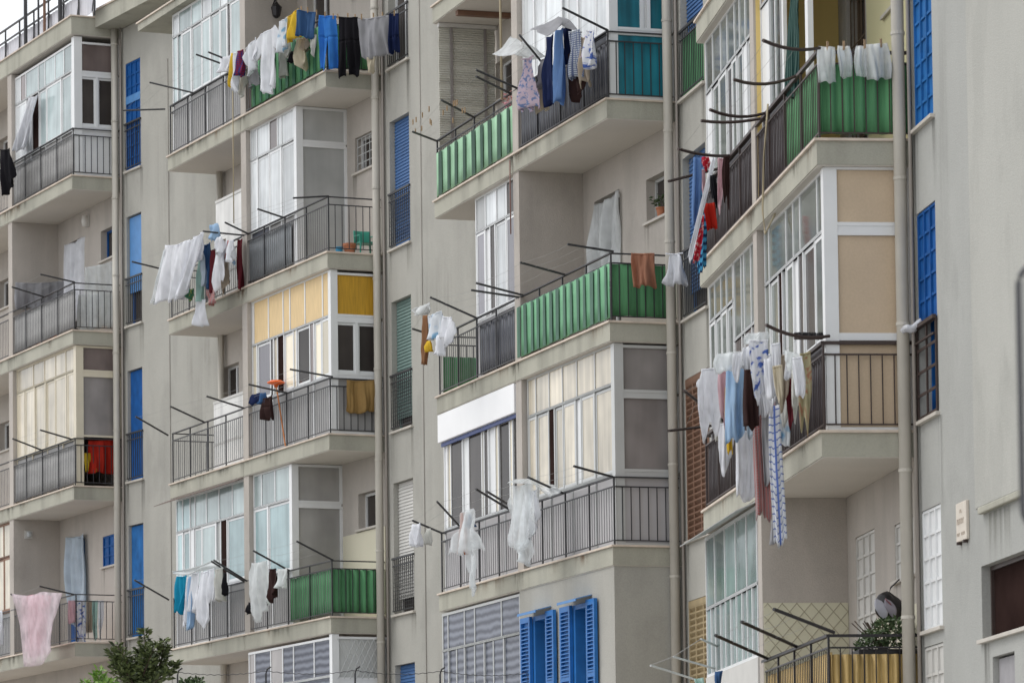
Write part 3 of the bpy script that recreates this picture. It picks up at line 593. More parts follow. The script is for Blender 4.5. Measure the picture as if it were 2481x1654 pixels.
v30 = veranda(3, 0, [(1.0, 2.33, [8.26, 8.1, 7.92, 7.3, 6.97, 6.3, 6.18, 5.97, 5.62, 5.46, 4.9, 4.76, 4.38], 'wcDwDcDwcDcD'), (.02, 1.0, [8.25, 7.2, 6.2, 5.2, 4.38], 'LLLL')], post=0, label='veranda with a white blind box over dark windows', sash=False)
bx(F[3], 4.36, 8.28, .0, .09, Z(3, 0)+2.36, Z(3, 0)+2.80).build('blind_box', mat('white_box', (.84, .84, .84), .4, .03, 2.), v30, bevel=.01); bx(F[3], 4.4, 8.26, .05, .085, Z(3, 0)+2.30, Z(3, 0)+2.355).build('blue_trim', mat('blue_trim', (.04, .07, .22), .5), v30)
veranda(3, -1, [(2.2, 2.76, [8.28, 8.0, 7.13, 6.6, 5.25, 4.36], 'HHHHH'), (.02, 2.2, [8.28, 8.0, 7.56, 7.15, 6.62, 6.14, 5.67, 5.16, 4.36], 'HHHHHHHH')], v=.06, post=0, fm=ALUG, label='grey glazed storefront bay with painted slat reflections')
veranda(2, 3, [(2.25, 2.66, [8.25, 7.9, 7.19, 6.61, 6.08, 5.6, 5.2, 4.97, 4.4], 'WGGWGWGG'), (.98, 2.25, [8.25, 8.0, 7.76, 7.21, 6.63, 6.14, 5.62, 5.22, 5.05, 4.4], 'GGGGGGGkG'), lo(8.25, 4.4, 'l', 4)], post=0, label='pale blue glazed veranda under the roof canopy')
veranda(2, 2, [(2.26, 2.80, [4.02, 3.7, 3.06, 2.65, 2.45, 1.8], 'WWMWW'), (.95, 2.26, [4.02, 3.68, 3.08, 2.48, 1.8], 'WWWW'), (.02, .95, [4.02, 3.08, 2.48, 1.8], 'sll')],
        [(2.2, 2.78, [.12, 1.0], 'S'), (.04, 2.12, [.12, 1.0], 'S')], ue=1.68, label='white curtained veranda with a frosted end')
veranda(2, 1, [(2.03, 2.80, [4.02, 3.95, 3.19, 2.45, 2.11, 1.37, .52, .12], 'YYYYYYY'), (1.0, 2.03, [4.02, 3.8, 3.1, 2.95, 2.75, 2.42, 1.95, 1.8, 1.15, .95, .6, .12], 'cBDCkcCDMcc'), (.02, 1.0, [4.02, 3, 2, 1, .12], 'llll')],
        [(2.03, 2.74, [.12, 1.0], 'Q'), (1.03, 1.93, [.12, .55, 1.0], 'DD'), (.03, .95, [.12, 1.0], 'l')], label='straw panelled veranda with an ochre end panel')
veranda(2, 0, [(2.18, 2.78, [8.25, 7.9, 7.48, 7.2, 6.56, 5.87, 5.15, 4.4], 'AAGGGGG'), (1.0, 2.18, [8.25, 7.9, 7.5, 7.28, 6.84, 6.05, 5.8, 5.45, 4.4], 'AAwGGSkA'), lo(8.25, 4.4, 'l', 4)], post=0, label='aqua glazed veranda above the rack of white laundry')
veranda(2, 0, [(2.21, 2.80, [4.02, 3.62, 2.93, 2.2], 'GGG'), (.95, 2.21, [4.02, 3.3, 2.2], 'AA'), (.02, .95, [4.02, 3.1, 2.2], 'll')],
        [(2.15, 2.78, [.12, 1.0], 'n'), (.04, 2.06, [.12, 1.0], 'n')], ue=2.06, label='small aqua veranda with a smoky glass end')
vg = veranda(2, -1, [(2.1, 2.74, [4.2, 3.9, 3.09, 2.49, 1.95, .95, .12], 'mHmHHH'), (.4, 2.1, [4.2, 2.49, 1.95, .12], 'wHH')], [(2.05, 2.74, [.12, 1.0], 'S'), (.4, 1.95, [.12, 1.0], 'S')], v=.06, ue=.06, label='low glazed bay with a lattice end')
M = MB()
for i in range(9):
    for s_ in (1, -1): M.tube([F[2].P(.015, .12+.11*i, Z(2, -1)+(2.05 if s_ > 0 else 2.72)), F[2].P(.015, min(1.0, .12+.11*i+.33), Z(2, -1)+(2.72 if s_ > 0 else 2.05))], .006, 4)
M.build('lattice', ALUG, vg)
veranda(1, 3, [(2.15, 2.70, [4.02, 3.67, 3.3, 2.47, 2.03, 1.36, .79, .15], 'WMGGGGG'), (.95, 2.15, [4.02, 3.3, 2.9, 2.44, 1.95, .99, .33, .15], 'WWkGGGW'), (.02, .95, [4.02, 3, 2, 1, .12], 'llll')],
        [(2.1, 2.68, [.12, 1.0], 'M'), (1.0, 2.02, [.12, .55, 1.0], 'DD'), (.03, .93, [.12, 1.0], 'w')], label='white framed veranda below the roof terrace', post=.13)
veranda(1, 1, [(2.33, 2.80, [4.02, 2.93, 2.19, 1.47, .81, .15], 'CCCCC'), (.95, 2.33, [4.02, 3.53, 3.46, 2.84, 2.16, 2.09, 1.49, .78, .7, .15], 'CbCCbCCbC'), (.02, .95, [4.02, 3, 2, 1, .12], 'llll')],
        [(2.3, 2.78, [.12, 1.0], 'M'), (1.0, 2.2, [.12, 1.0], 'm')], fm=CREAMF, label='cream veranda with a red cloth at its end', post=.12)
veranda(1, 0, [(2.1, 2.78, [8.2, 7.4, 6.6, 5.8, 5.0, 4.4], 'CCCCC'), (.95, 2.1, [8.2, 7.4, 6.6, 5.8, 5.0, 4.4], 'CCCCC'), lo(8.2, 4.4, 'l', 3)], fm=mat('brown_frame', (.26, .14, .09), .6), post=0)

# ------------------------------------------------------------------ balcony railings (arms come from ARMS, metres)
ARMS = {(2, 3): [((-5.781,75.778,15.565),(-6.590,75.807,15.778),0,6.91), ((-6.426,77.255,15.565),(-7.221,77.252,15.549),0,8.53), ((-4.861,73.673,15.565),(-5.546,73.418,15.779),0,4.62), ((-4.736,73.386,15.565),(-5.276,72.799,15.683),0,4.30)],
 (2, 2): [((-3.898,71.470,12.465),(-4.279,70.517,12.449),0,2.21), ((-3.013,69.442,12.465),(-3.585,68.929,12.348),0,0.00), ((-4.690,73.283,12.465),(-5.429,73.150,12.526),0,4.19), ((-4.616,73.111,12.465),(-4.950,72.054,12.488),0,4.00), ((-6.367,77.120,12.465),(-7.036,76.829,12.598),0,8.38)],
 (2, 1): [((-2.965,69.333,9.365),(-3.680,69.145,9.478),0,-0.12), ((-3.846,71.349,9.365),(-4.496,71.014,9.479),0,2.08), ((-4.725,73.363,9.365),(-5.375,73.026,9.546),0,4.28), ((-5.581,75.321,9.365),(-6.171,74.848,9.607),0,6.42), ((-6.413,77.225,9.365),(-6.968,76.672,9.657),0,8.49)],
 (2, 0): [((-2.996,69.405,6.265),(-3.583,68.924,6.549),0,-0.04), ((-3.834,71.323,6.265),(-4.434,70.872,6.580),0,2.05), ((-4.703,73.312,6.265),(-5.250,72.741,6.594),0,4.22), ((-4.753,73.426,6.265),(-5.301,72.856,6.585),0,4.35), ((-6.422,77.247,6.265),(-7.032,76.818,6.612),0,8.52)],
 (3, 2): [((1.440,56.516,12.409),(0.807,56.099,12.640),0,-0.00), ((0.624,59.055,12.409),(0.221,57.923,12.667),0,2.66), ((0.195,60.393,12.409),(-0.416,59.907,12.594),0,4.07), ((0.084,60.738,12.409),(-0.417,59.910,12.497),0,4.43), ((-0.482,62.500,12.409),(-0.955,61.587,12.493),0,6.28), ((-1.082,64.369,12.409),(-1.427,63.056,12.303),0,8.24)],
 (3, 1): [((1.470,56.420,9.309),(0.833,56.018,9.351),0,-0.10), ((0.834,58.401,9.309),(0.188,58.026,9.435),0,1.98), ((0.240,60.251,9.309),(-0.457,60.036,9.466),0,3.92), ((0.182,60.432,9.309),(-0.530,60.263,9.398),0,4.11), ((-0.467,62.455,9.309),(-1.173,62.265,9.609),0,6.23), ((-1.093,64.405,9.309),(-1.463,63.168,9.261),0,8.28)],
 (3, 0): [((1.423,56.567,6.209),(0.877,55.882,6.287),0,0.05), ((0.762,58.628,6.209),(0.260,57.801,6.355),0,2.21), ((0.016,60.949,6.209),(-0.494,60.151,6.449),0,4.65), ((0.087,60.730,6.209),(-0.330,59.639,6.357),0,4.42), ((-0.764,63.379,6.209),(-1.096,62.025,6.465),0,7.20), ((-1.063,64.312,6.209),(-1.498,63.277,6.308),0,8.18)],
 (4, 1): [((3.331,43.109,9.250),(2.683,42.293,9.163),0.05,-0.11), ((3.183,44.517,9.250),(2.479,44.228,9.158),0.07,1.31), ((2.968,46.558,9.250),(2.303,45.906,9.166),0.06,3.36), ((2.936,46.867,9.250),(2.233,46.567,9.172),0.03,3.67), ((2.698,49.134,9.250),(2.044,48.366,9.195),0.03,5.95), ((2.611,49.960,9.250),(1.958,49.188,8.959),0,6.78)],
 (4, 0): [((3.360,42.834,6.150),(2.671,42.407,6.213),0.06,-0.38), ((2.611,49.956,6.150),(2.059,48.222,6.301),0,6.78), ((2.569,50.353,6.150),(1.926,49.495,5.982),0,7.18)],
 (4, -1): [((3.358,42.854,3.050),(2.692,42.206,3.251),0,-0.36), ((3.128,45.040,3.050),(2.474,44.281,3.279),0,1.84), ((2.925,46.968,3.050),(2.282,46.108,3.267),0,3.78)],
 (1, 2): [((-8.577,81.279,12.931),(-9.224,80.938,13.043),0,-0.04), ((-9.404,83.109,12.931),(-9.993,82.641,13.067),0,1.97)],
 (1, 1): [((-8.683,81.513,9.831),(-9.247,80.987,9.958),0,0.22), ((-9.482,83.282,9.831),(-9.993,82.639,9.992),0,2.16)],
 (1, 0): [((-8.638,81.412,6.731),(-9.290,81.083,6.877),0,0.11), ((-9.786,83.955,6.731),(-10.058,82.783,6.869),0,2.90)]}
A = lambda b, l: ARMS.get((b, l), [])
def two(b, l, **k):
    """the railing of the far flat and that of the near flat"""
    arms = A(b, l); near = [a for a in arms if a[3] < 4.29]; far_ = [a for a in arms if a[3] >= 4.29]
    sc = k.pop('screens', ()); lab = k.pop('labels', (None, None)); ub = k.pop('ub', LEN-.05)
    railing(b, l, 4.30, ub, end=False, far=True, screens=[s for s in sc if s[0] == 'x' or (s[0] == 'f' and s[1] >= 4.29)], arms=[a[:3] for a in far_], label=lab[0], **k)
    railing(b, l, .04, 4.26, end=True, screens=[s for s in sc if s[0] == 'e' or (s[0] == 'f' and s[1] < 4.29)], arms=[a[:3] for a in near], label=lab[1], **k)
two(4, 1, m=BROWNI, cap=.035, screens=[('f', 4.3, 8.24, .06, .83, DARKS, .16, .012, 'dark brown sheet'), ('f', 2.2, 4.26, .06, .83, DARKS, .16, .012, 'dark brown sheet'), ('f', .05, 2.2, .06, .83, GREEN, .14, .012, 'green corrugated sheet'), ('e', .06, 1.0, .06, .83, GREEN, .14, .03, 'green corrugated sheet')], labels=('dark sheeted railing of the upper near balcony', 'railing with green sheet at the corner'))
two(4, 0, m=BROWNI, cap=.035, esp=.125, screens=[('f', 4.3, 8.24, .06, .83, DARKS, .16, .012, 'dark brown sheet'), ('f', .06, 4.26, .06, .83, DARKS, .16, .012, 'dark brown sheet')], labels=(None, 'railing in front of tan panels'))
railing(4, -1, .02, 4.2, end=True, m=BLACK, cap=.03, screens=[('f', .03, 4.2, -.5, .76, BAMB, .1, .012, 'bamboo screen'), ('e', .05, 1.0, -.5, .74, BAMB, .1, .03, 'bamboo screen')], arms=[a[:3] for a in A(4, -1)], label='railing clad in bamboo')
two(3, 2, screens=[('f', 4.31, 8.24, .05, .74, GREENP, .40, .075, 'pleated green sheet'), ('f', .06, 4.26, .05, .83, SLATE, .2, .012, 'slate coloured sheet')], labels=('railing with pleated green sheet', None))
two(3, 1, screens=[('x', .08, 1.0, .05, .62, GREEN, .15, .03, 'green sheet at the far end'), ('f', 4.31, 6.2, .06, .83, SLATE, .25, .012, 'dark cloth'), ('f', .06, 4.25, .05, .80, GREENQ, .29, .06, 'pleated green sheet'), ('e', .06, 1.0, .08, .80, GREEN, .3, .02, 'green sheet')], labels=(None, 'railing wrapped in green sheet to the corner'))
two(3, 0, labels=(None, 'plain grey railing before pale panels'))
two(2, 3, screens=[('f', 3.75, 4.26, .06, .83, BROWNS, .2, .012, 'brown sheet'), ('f', .06, 3.75, .06, .83, GREEN, .33, .06, 'green sheet'), ('e', .06, 1.0, .06, .83, GREEN, .15, .03, 'green sheet')])
two(2, 2, screens=[('f', 1.9, 4.24, .06, .80, mat('blue_grey_sheeting', (.17, .185, .195), .4, .2, 2., streak=.3), .6, .004, 'blue grey sheeting')], labels=('railing hidden by hanging laundry', 'open iron railing with green chair behind'))
two(2, 1); two(2, 0, screens=[('f', .06, 2.12, .06, .80, GREEN, .15, .012, 'bright green sheet'), ('e', .06, 1.0, .06, .80, GREEN, .15, .03, 'bright green sheet')])
GREYS = mat('grey_sheeting', (.36, .355, .345), .6, .15, 2., streak=.25, spec=.2)
for l in (3, 2, 1, 0): two(1, l, ub=11, screens=[('f', .06, 4.24, .06, .80, GREYS, .5, .004, 'grey sheeting')] if l else [])

# ------------------------------------------------------------------ laundry (every piece hangs from its own two pegs)
CL = {'white': cloth('white_cotton', (.86, .87, .90)), 'offw': cloth('off_white_cotton', (.66, .66, .62)), 'grey': cloth('grey_cotton', (.44, .44, .46)), 'beige': cloth('beige_cotton', (.48, .41, .33)),
 'cream': cloth('cream_cotton', (.66, .60, .47)), 'yellow': cloth('yellow_cotton', (.80, .57, .06)), 'mustard': cloth('mustard_cotton', (.62, .44, .03)), 'denim': cloth('denim', (.06, .14, .30)), 'jeans': cloth('pale_denim', (.17, .30, .56)),
 'blue': cloth('bright_blue_cotton', (.06, .27, .72)), 'skyw': cloth('pale_blue_cotton', (.62, .70, .77)), 'sky': cloth('sky_blue_cotton', (.45, .62, .80)), 'navy': cloth('navy_cotton', (.018, .03, .10)), 'black': cloth('black_cotton', (.014, .013, .017)), 'brown': cloth('dark_brown_cotton', (.055, .028, .026)),
 'maroon': cloth('maroon_cotton', (.16, .025, .035)), 'red': cloth('red_cotton', (.55, .035, .02)), 'rustc': cloth('rust_cotton', (.36, .19, .10)), 'orange': cloth('orange_cotton', (.60, .20, .08)), 'terra': cloth('terracotta_towel', (.46, .23, .15)), 'ochre': cloth('ochre_towel', (.48, .31, .12)),
 'pink': cloth('pink_cotton', (.70, .50, .54)), 'mint': cloth('mint_cotton', (.50, .68, .63)), 'teal': cloth('teal_cotton', (.02, .36, .55)), 'greenish': cloth('green_print', (.10, .30, .18), 'floral', (.62, .56, .16), 9),
 'plastic': cloth('clear_plastic', (.86, .89, .90), clear=.5), 'pinkfog': cloth('pinkish_plastic', (.86, .74, .78), clear=.45), 'fog': cloth('milky_plastic', (.80, .82, .82), clear=.25), 'pinknet': cloth('pink_sheet', (.78, .46, .52)),
 'redcheck': cloth('red_blue_check', (.36, .03, .05), 'check', (.05, .06, .22), 4), 'redtowel': cloth('red_white_check', (.52, .16, .15), 'check', (.50, .40, .40), 5), 'plaid': cloth('blue_white_plaid', (.62, .66, .70), 'check', (.16, .20, .34), 5),
 'floral': cloth('pink_blue_floral', (.74, .62, .70), 'floral', (.24, .33, .56), 9), 'bluefl': cloth('white_blue_floral', (.82, .83, .86), 'floral', (.10, .18, .52), 6), 'chain': cloth('white_blue_chain', (.82, .84, .88), 'chain', (.13, .20, .50), 2.0),
 'olive': cloth('olive_floral', (.46, .42, .27), 'floral', (.42, .22, .14), 7), 'stripeb': cloth('blue_banded', (.10, .42, .66), 'bands', (.02, .05, .14), 1.6), 'redw': cloth('red_white_dots', (.60, .03, .06), 'floral', (.8, .6, .6), 12), 'teeblue': cloth('white_tee_blue_print', (.80, .83, .86), 'floral', (.30, .52, .70), 2.2)}
SHAPE = {'cloth': [[(0, 0, 1), (.5, -.01, 1.01), (1, 0, 1)]],
 'trousers': [[(0, .06, .94), (.2, .02, .98), (.4, 0, 1)], [(.4, 0, .5), (.7, .03, .46), (1, .06, .42)], [(.4, .5, 1), (.7, .54, .97), (1, .58, .94)]],
 'shorts': [[(0, .06, .94), (.3, .02, .98), (.6, 0, 1)], [(.6, 0, .5), (1, -.03, .46)], [(.6, .5, 1), (1, .54, 1.03)]],
 'shirt': [[(0, .12, .88), (.07, .1, .9), (.4, .2, .8), (1, .17, .83)], [(.0, .1, .2), (.12, -.02, .2), (.3, -.1, .18), (.42, -.12, .04)], [(.0, .8, .9), (.12, .8, 1.02), (.3, .82, 1.1), (.42, .96, 1.12)]],
 'dress': [[(0, .3, .72), (.1, .22, .8), (.35, .18, .84), (1, -.06, 1.06)]], 'tri': [[(0, 0, 1), (.4, .04, .97), (.75, .14, .88), (1, .30, .74)]],
 'ragged': [[(0, .1, .9), (.3, -.03, 1.0), (.6, .0, 1.05), (.85, .08, .95), (1, .2, .78)]], 'bag': [[(0, .06, .94), (.2, -.02, 1.02), (.6, .0, 1.0), (1, .05, .96)]], 'strip': [[(0, .1, .9), (.5, 0, 1), (1, .05, 1.02)]]}
def garment(name, cat, label, p0, p1, drop, shape='cloth', m='white', shear=0., group=None, fold=1., outw=0.):
    p0, p1 = Vector(p0), Vector(p1); ax = p1-p0; w = ax.length; n = Vector((ax.y, -ax.x, 0)).normalized(); rs = random.Random(label)
    if n.x > 0: n = -n
    ph = [rs.uniform(0, 6.28) for _ in range(6)]; kk = max(1, (w/.4)**.6); k1 = rs.uniform(.7, 1.4)*kk; k2 = rs.uniform(2.2, 3.4)*kk; amp = min(.05, .16*w+.014)*fold; yaw = rs.uniform(-.05, .05); k3 = rs.uniform(4.5, 7)*kk
    axh = Vector((ax.x, ax.y, 0)).normalized(); zig = {'tri': .28, 'ragged': .30, 'bag': .06}.get(shape, 0); zk = rs.choice((1, 1.5, 2))
    def P(s, t):
        base = p0+ax*s; tt = t**.8
        base.z -= .02*w*sin(pi*min(1, max(0, s)))*1.5
        d = amp*(.3+.9*tt)*(sin(2*pi*k1*s+ph[0]+1.2*t)+.55*sin(2*pi*k2*s+ph[1]-1.6*t)+.3*sin(5*t+ph[2]+3*s)+.22*sin(2*pi*k3*s+ph[4]+2.5*t+1.2*sin(6*t+ph[5])))
        hem = 1+.035*sin(2*pi*k1*s+ph[3])+.02*sin(2*pi*k2*s+ph[4])+(zig*(abs(((s*zk+ph[3]) % 1)*2-1)-.5)*t*t if zig else 0)
        return base-Vector((0, 0, 1))*(drop*t*hem)+n*(d+outw*t+yaw*t*drop)+axh*(shear*t+.012*sin(3*t+ph[5]))
    M = MB(); uv = []
    for panel in SHAPE[shape]:
        t0, t1 = panel[0][0], panel[-1][0]; ny = max(4, int((t1-t0)*drop/.045)); nx = max(10, int(w*(panel[0][2]-panel[0][1])/.02)+4); ny = min(ny, 26); nx = min(nx, 40); n0 = len(M.v)
        for j in range(ny+1):
            t = t0+(t1-t0)*j/ny
            for (ta, la, ra), (tb, lb, rb) in zip(panel, panel[1:]):
                if ta <= t <= tb+1e-9: f = (t-ta)/(tb-ta); f = f*f*(3-2*f); l, r = la+(lb-la)*f, ra+(rb-ra)*f; break
            for i in range(nx+1):
                s = l+(r-l)*i/nx; M.v.append(P(s, t)); uv.append((s*w*2, t*drop*2))
        M.f += [(n0+j*(nx+1)+i, n0+j*(nx+1)+i+1, n0+(j+1)*(nx+1)+i+1, n0+(j+1)*(nx+1)+i) for j in range(ny) for i in range(nx)]
    M.uv = uv
    o = M.build(name, CL[m], None, (p0+p1)/2, smooth=True, recalc=False, solid=.006)
    if shape != 'strip' and drop > .35 and 'plastic' not in m and 'fog' not in m:               # a hem or waistband along the pegged edge
        q = MB(); q.tube([P(.1+.8*i/6, .015)+n*.004 for i in range(7)], .011, 5); h = _b(q, 'waistband' if shape in ('trousers', 'shorts') else 'hem', CL[m], None, (p0+p1)/2); h.location = (0, 0, 0); h.parent = o
    return tag(o, label, cat, group)
def patch(name, cat, label, rows, m, group=None, wob=.02):
    """a draped sheet through rows of points"""
    R = [[Vector(p) for p in r] for r in rows]; M = MB(); rs = random.Random(label); ph = [rs.uniform(0, 6) for _ in range(4)]
    def at(r, s):
        x = s*(len(r)-1); i = min(int(x), len(r)-2); return r[i].lerp(r[i+1], x-i)
    def fn(s, t):
        x = t*(len(R)-1); i = min(int(x), len(R)-2); f = x-i; p = at(R[i], s).lerp(at(R[i+1], s), f)
        return p+Vector((wob*sin(9*s+ph[0]+4*t), wob*sin(7*t+ph[1]), wob*.8*sin(11*t+ph[2]+5*s)))
    M.grid(fn, 16, 16); M.uv = [(i/16, j/16) for j in range(17) for i in range(17)]
    c = sum((p for r in R for p in r), Vector())/sum(len(r) for r in R)
    return tag(M.build(name, CL[m], None, c, smooth=True, recalc=False, solid=.004), label, cat, group)
CL['greend'] = cloth('dark_green_drape', (.012, .05, .045), 'stripe', (.10, .18, .16), 5)
garment('towel','towel','small white cloth at the far end of the clothesline, above grey balusters',(-5.106,73.209,15.675),(-4.902,72.743,15.614),0.278,'cloth','white')
garment('strip_of_cloth','cloth','narrow yellow cloth hanging on the clothesline left of a checked shirt',(-4.891,72.717,15.633),(-4.816,72.545,15.612),0.626,'strip','yellow')
garment('strip_of_cloth','cloth','narrow white cloth between the yellow cloth and the red checked shirt',(-4.806,72.524,15.590),(-4.720,72.326,15.596),0.649,'ragged','white')
garment('shirt','shirt','red and navy checked shirt folded narrow on the clothesline',(-4.730,72.348,15.593),(-4.600,72.052,15.568),0.451,'cloth','redcheck')
garment('blouse','blouse','crumpled white blouse between the checked shirt and the hooded shirt',(-4.578,72.000,15.557),(-4.314,71.396,15.666),0.483,'ragged','white')
garment('hooded_shirt','shirt','long white hooded shirt, the largest white garment over the green screen',(-4.314,71.396,15.682),(-3.891,70.429,15.664),1.062,'shirt','white')
garment('tee_shirt','shirt','white tee shirt with pale blue print beside the yellow shirt',(-3.891,70.429,15.672),(-3.711,70.016,15.697),0.540,'cloth','teeblue')
garment('shirt','shirt','yellow shirt hanging left of the blue denim shorts',(-3.720,70.036,15.686),(-3.506,69.547,15.715),0.455,'cloth','yellow')
garment('vest','vest','grey white vest hanging low under the checked shirt',(-4.816,73.121,15.322),(-4.605,72.638,15.301),0.395,'tri','offw')
garment('vest','vest','grey cloth hanging low left of the hooded shirt',(-4.567,72.550,15.331),(-4.359,72.075,15.293),0.352,'ragged','grey')
garment('towel','towel','off white towel edge right of the hooded shirt',(-3.914,71.056,15.345),(-3.814,70.826,15.343),0.518,'cloth','offw')
garment('towel','towel','pale grey cloth below the white and blue tee shirt',(-3.800,70.795,15.432),(-3.677,70.513,15.465),0.375,'ragged','offw')
garment('sock','sock','small black sock against the green screen',(-3.707,70.582,15.193),(-3.617,70.376,15.171),0.191,'cloth','black')
garment('leggings','trousers','cream child leggings over the green screen under the denim shorts',(-3.579,70.290,15.367),(-3.384,69.844,15.299),0.519,'tri','cream')
garment('sleeve_top','shirt','beige top half hidden below the denim shorts',(-3.446,69.985,15.315),(-3.349,69.763,15.281),0.239,'ragged','beige')
garment('shorts','shorts','crumpled dark blue denim shorts at the corner of the clothesline',(-3.509,69.464,15.681),(-3.176,69.306,15.594),0.453,'cloth','denim',shear=-0.044)
garment('towel','towel','white cloth between the denim shorts and the bright blue trousers',(-3.310,69.369,15.210),(-3.188,69.311,15.211),0.345,'tri','offw')
garment('trousers','trousers','bright blue trousers hanging over the green balcony screen',(-3.153,69.295,15.544),(-2.829,69.141,15.498),0.930,'trousers','blue')
garment('trousers','trousers','black trousers beside the bright blue pair',(-2.829,69.141,15.475),(-2.459,68.965,15.431),1.023,'trousers','black')
garment('sweater','sweater','pale grey sweater hanging upside down by the drainpipe',(-2.460,68.965,15.400),(-1.935,68.716,15.400),0.677,'cloth','grey')
garment('shorts','shorts','navy swim shorts at the right end of the line past the drainpipe',(-1.943,68.720,15.424),(-1.748,68.627,15.404),0.654,'shorts','navy')
garment('sock','sock','cream cloth dangling below the grey sweater',(-2.326,68.902,14.721),(-2.177,68.831,14.720),0.274,'tri','cream')
garment('plastic_cover','plastic cover','clear plastic cover at the outer end of the white sheets',(-6.337,75.177,12.466),(-6.228,74.929,12.555),0.854,'dress','plastic',shear=-0.588)
garment('bed_sheet','sheet','large white bed sheet with a faint pink centre billowing left',(-6.281,75.051,12.605),(-5.717,73.759,12.490),0.979,'cloth','white',shear=-0.418)
garment('bed_sheet','sheet','second white bed sheet slanting beside the pink tinted one',(-5.700,73.720,12.462),(-5.425,73.090,12.509),0.948,'cloth','white',shear=-0.774)
garment('towel','towel','short white towel at the peak of the bed sheets',(-5.667,73.944,12.557),(-5.426,73.392,12.561),0.458,'cloth','white')
garment('towel','towel','pale mint towel hanging between the bed sheets and the blue jeans',(-5.585,74.130,12.155),(-5.455,73.834,12.148),0.736,'cloth','mint')
garment('towel','towel','long narrow white towel hanging lowest under the mint towel',(-5.643,74.264,11.470),(-5.436,73.791,11.402),0.471,'cloth','white')
garment('jeans','trousers','folded blue jeans among the white laundry of the second block',(-5.461,73.848,12.394),(-5.316,73.515,12.394),0.846,'cloth','denim')
garment('shirt','shirt','pale blue shirt draped on the arm above the jeans',(-5.355,73.606,12.718),(-5.152,73.140,12.678),0.281,'ragged','sky')
garment('trousers','trousers','maroon trousers right of the folded jeans',(-5.307,73.495,12.233),(-5.239,73.339,12.228),0.755,'cloth','maroon')
garment('towel','towel','pinkish red towel end below the maroon trousers',(-5.392,73.689,11.565),(-5.188,73.223,11.518),0.281,'cloth','redtowel')
garment('blouse','blouse','green and yellow printed blouse peeping under the white sheets',(-5.859,74.759,11.738),(-5.684,74.359,11.702),0.207,'ragged','greenish')
garment('petticoat','skirt','white frilled petticoat below the slanting sheet',(-6.054,75.204,11.809),(-5.859,74.759,11.767),0.186,'dress','white')
garment('trousers','trousers','white trousers right of the maroon pair',(-5.231,73.321,12.361),(-5.070,72.954,12.368),0.812,'tri','white')
garment('shirt','shirt','grey beige shirt hanging inside beside the white trousers',(-5.110,73.419,12.418),(-4.992,73.149,12.400),0.918,'ragged','beige')
garment('vest','vest','small white vest left of a red strip',(-5.063,73.312,12.385),(-4.973,73.104,12.357),0.333,'tri','white')
garment('strip_of_cloth','cloth','short red cloth strip near the dark red sheet',(-4.979,73.120,12.352),(-4.934,73.017,12.334),0.315,'cloth','red')
garment('shirt','shirt','pale blue narrow garment above the white board',(-4.926,72.998,12.317),(-4.843,72.807,12.298),0.391,'tri','sky')
garment('shirt','shirt','white shirt hanging right of the pale blue draped one',(-5.161,73.035,12.397),(-5.051,72.785,12.382),0.335,'ragged','white')
garment('blouse','blouse','small white blouse at the right end of the bed sheet line',(-4.956,72.817,12.287),(-4.840,72.550,12.269),0.362,'ragged','white')
garment('towel','towel','pale sky blue towel under the right edge of the bed sheets',(-5.501,73.689,12.153),(-5.432,73.532,12.155),0.521,'cloth','skyw')
garment('sheet','sheet','dark red sheet hanging straight at the partition of the second block',(-4.810,73.331,12.400),(-4.707,73.095,12.373),0.882,'cloth','maroon')
garment('sock','sock','dark socks on the arm of the straw panelled balcony',(-4.522,72.198,9.457),(-4.363,71.834,9.453),0.190,'ragged','navy')
garment('cloth','cloth','small blue cloth next to the dark socks',(-4.357,71.819,9.427),(-4.247,71.568,9.416),0.187,'cloth','denim')
garment('trousers','trousers','dark brown trousers hanging left of the orange broom',(-4.296,71.680,9.313),(-4.085,71.198,9.322),0.386,'trousers','brown')
garment('towel','towel','ochre towel pegged over the end railing of the straw panelled balcony',(-2.736,69.530,9.338),(-2.280,69.729,9.353),0.537,'cloth','ochre')
garment('tee_shirt','shirt','turquoise top at the left end of the white laundry rack',(-6.068,74.988,6.511),(-5.885,74.569,6.493),0.668,'cloth','teal',shear=-0.088)
garment('towel','towel','white towel right of the turquoise top',(-5.889,74.578,6.451),(-5.798,74.370,6.460),0.869,'strip','white')
garment('shirt','shirt','pale blue long garment behind the turquoise top',(-5.816,74.410,6.450),(-5.722,74.195,6.459),0.944,'strip','sky')
garment('tee_shirt','shirt','white tee shirt, shorter, in the middle of the rack',(-5.756,74.274,6.503),(-5.570,73.847,6.498),0.720,'cloth','white')
garment('long_johns','trousers','long white trousers, lowest on the rack',(-5.556,73.816,6.472),(-5.386,73.425,6.493),1.005,'tri','white')
garment('vest','vest','white vest right of the long white trousers',(-5.393,73.441,6.483),(-5.277,73.177,6.498),0.581,'cloth','white')
garment('shirt','shirt','grey white shirt at the right of the rack',(-5.284,73.193,6.466),(-5.100,72.771,6.468),0.557,'cloth','offw')
garment('stocking','stocking','black stocking hanging at the end of the rack',(-5.091,72.750,6.368),(-5.018,72.583,6.367),0.402,'strip','black')
garment('coat','coat','grey white coat hanging from a drying arm left of the green screen',(-4.575,71.695,6.450),(-4.170,70.769,6.417),0.899,'ragged','fog')
garment('cloth','cloth','black garment showing below the grey white coat',(-4.623,72.004,5.785),(-4.334,71.342,5.756),0.197,'ragged','black')
garment('stocking','stocking','maroon stocking curling beside the grey coat',(-4.150,70.722,6.249),(-4.013,70.407,6.233),0.506,'ragged','brown')
garment('vest','vest','translucent grey vest near the green screen corner',(-4.000,70.379,6.225),(-3.790,69.899,6.191),0.327,'cloth','fog')
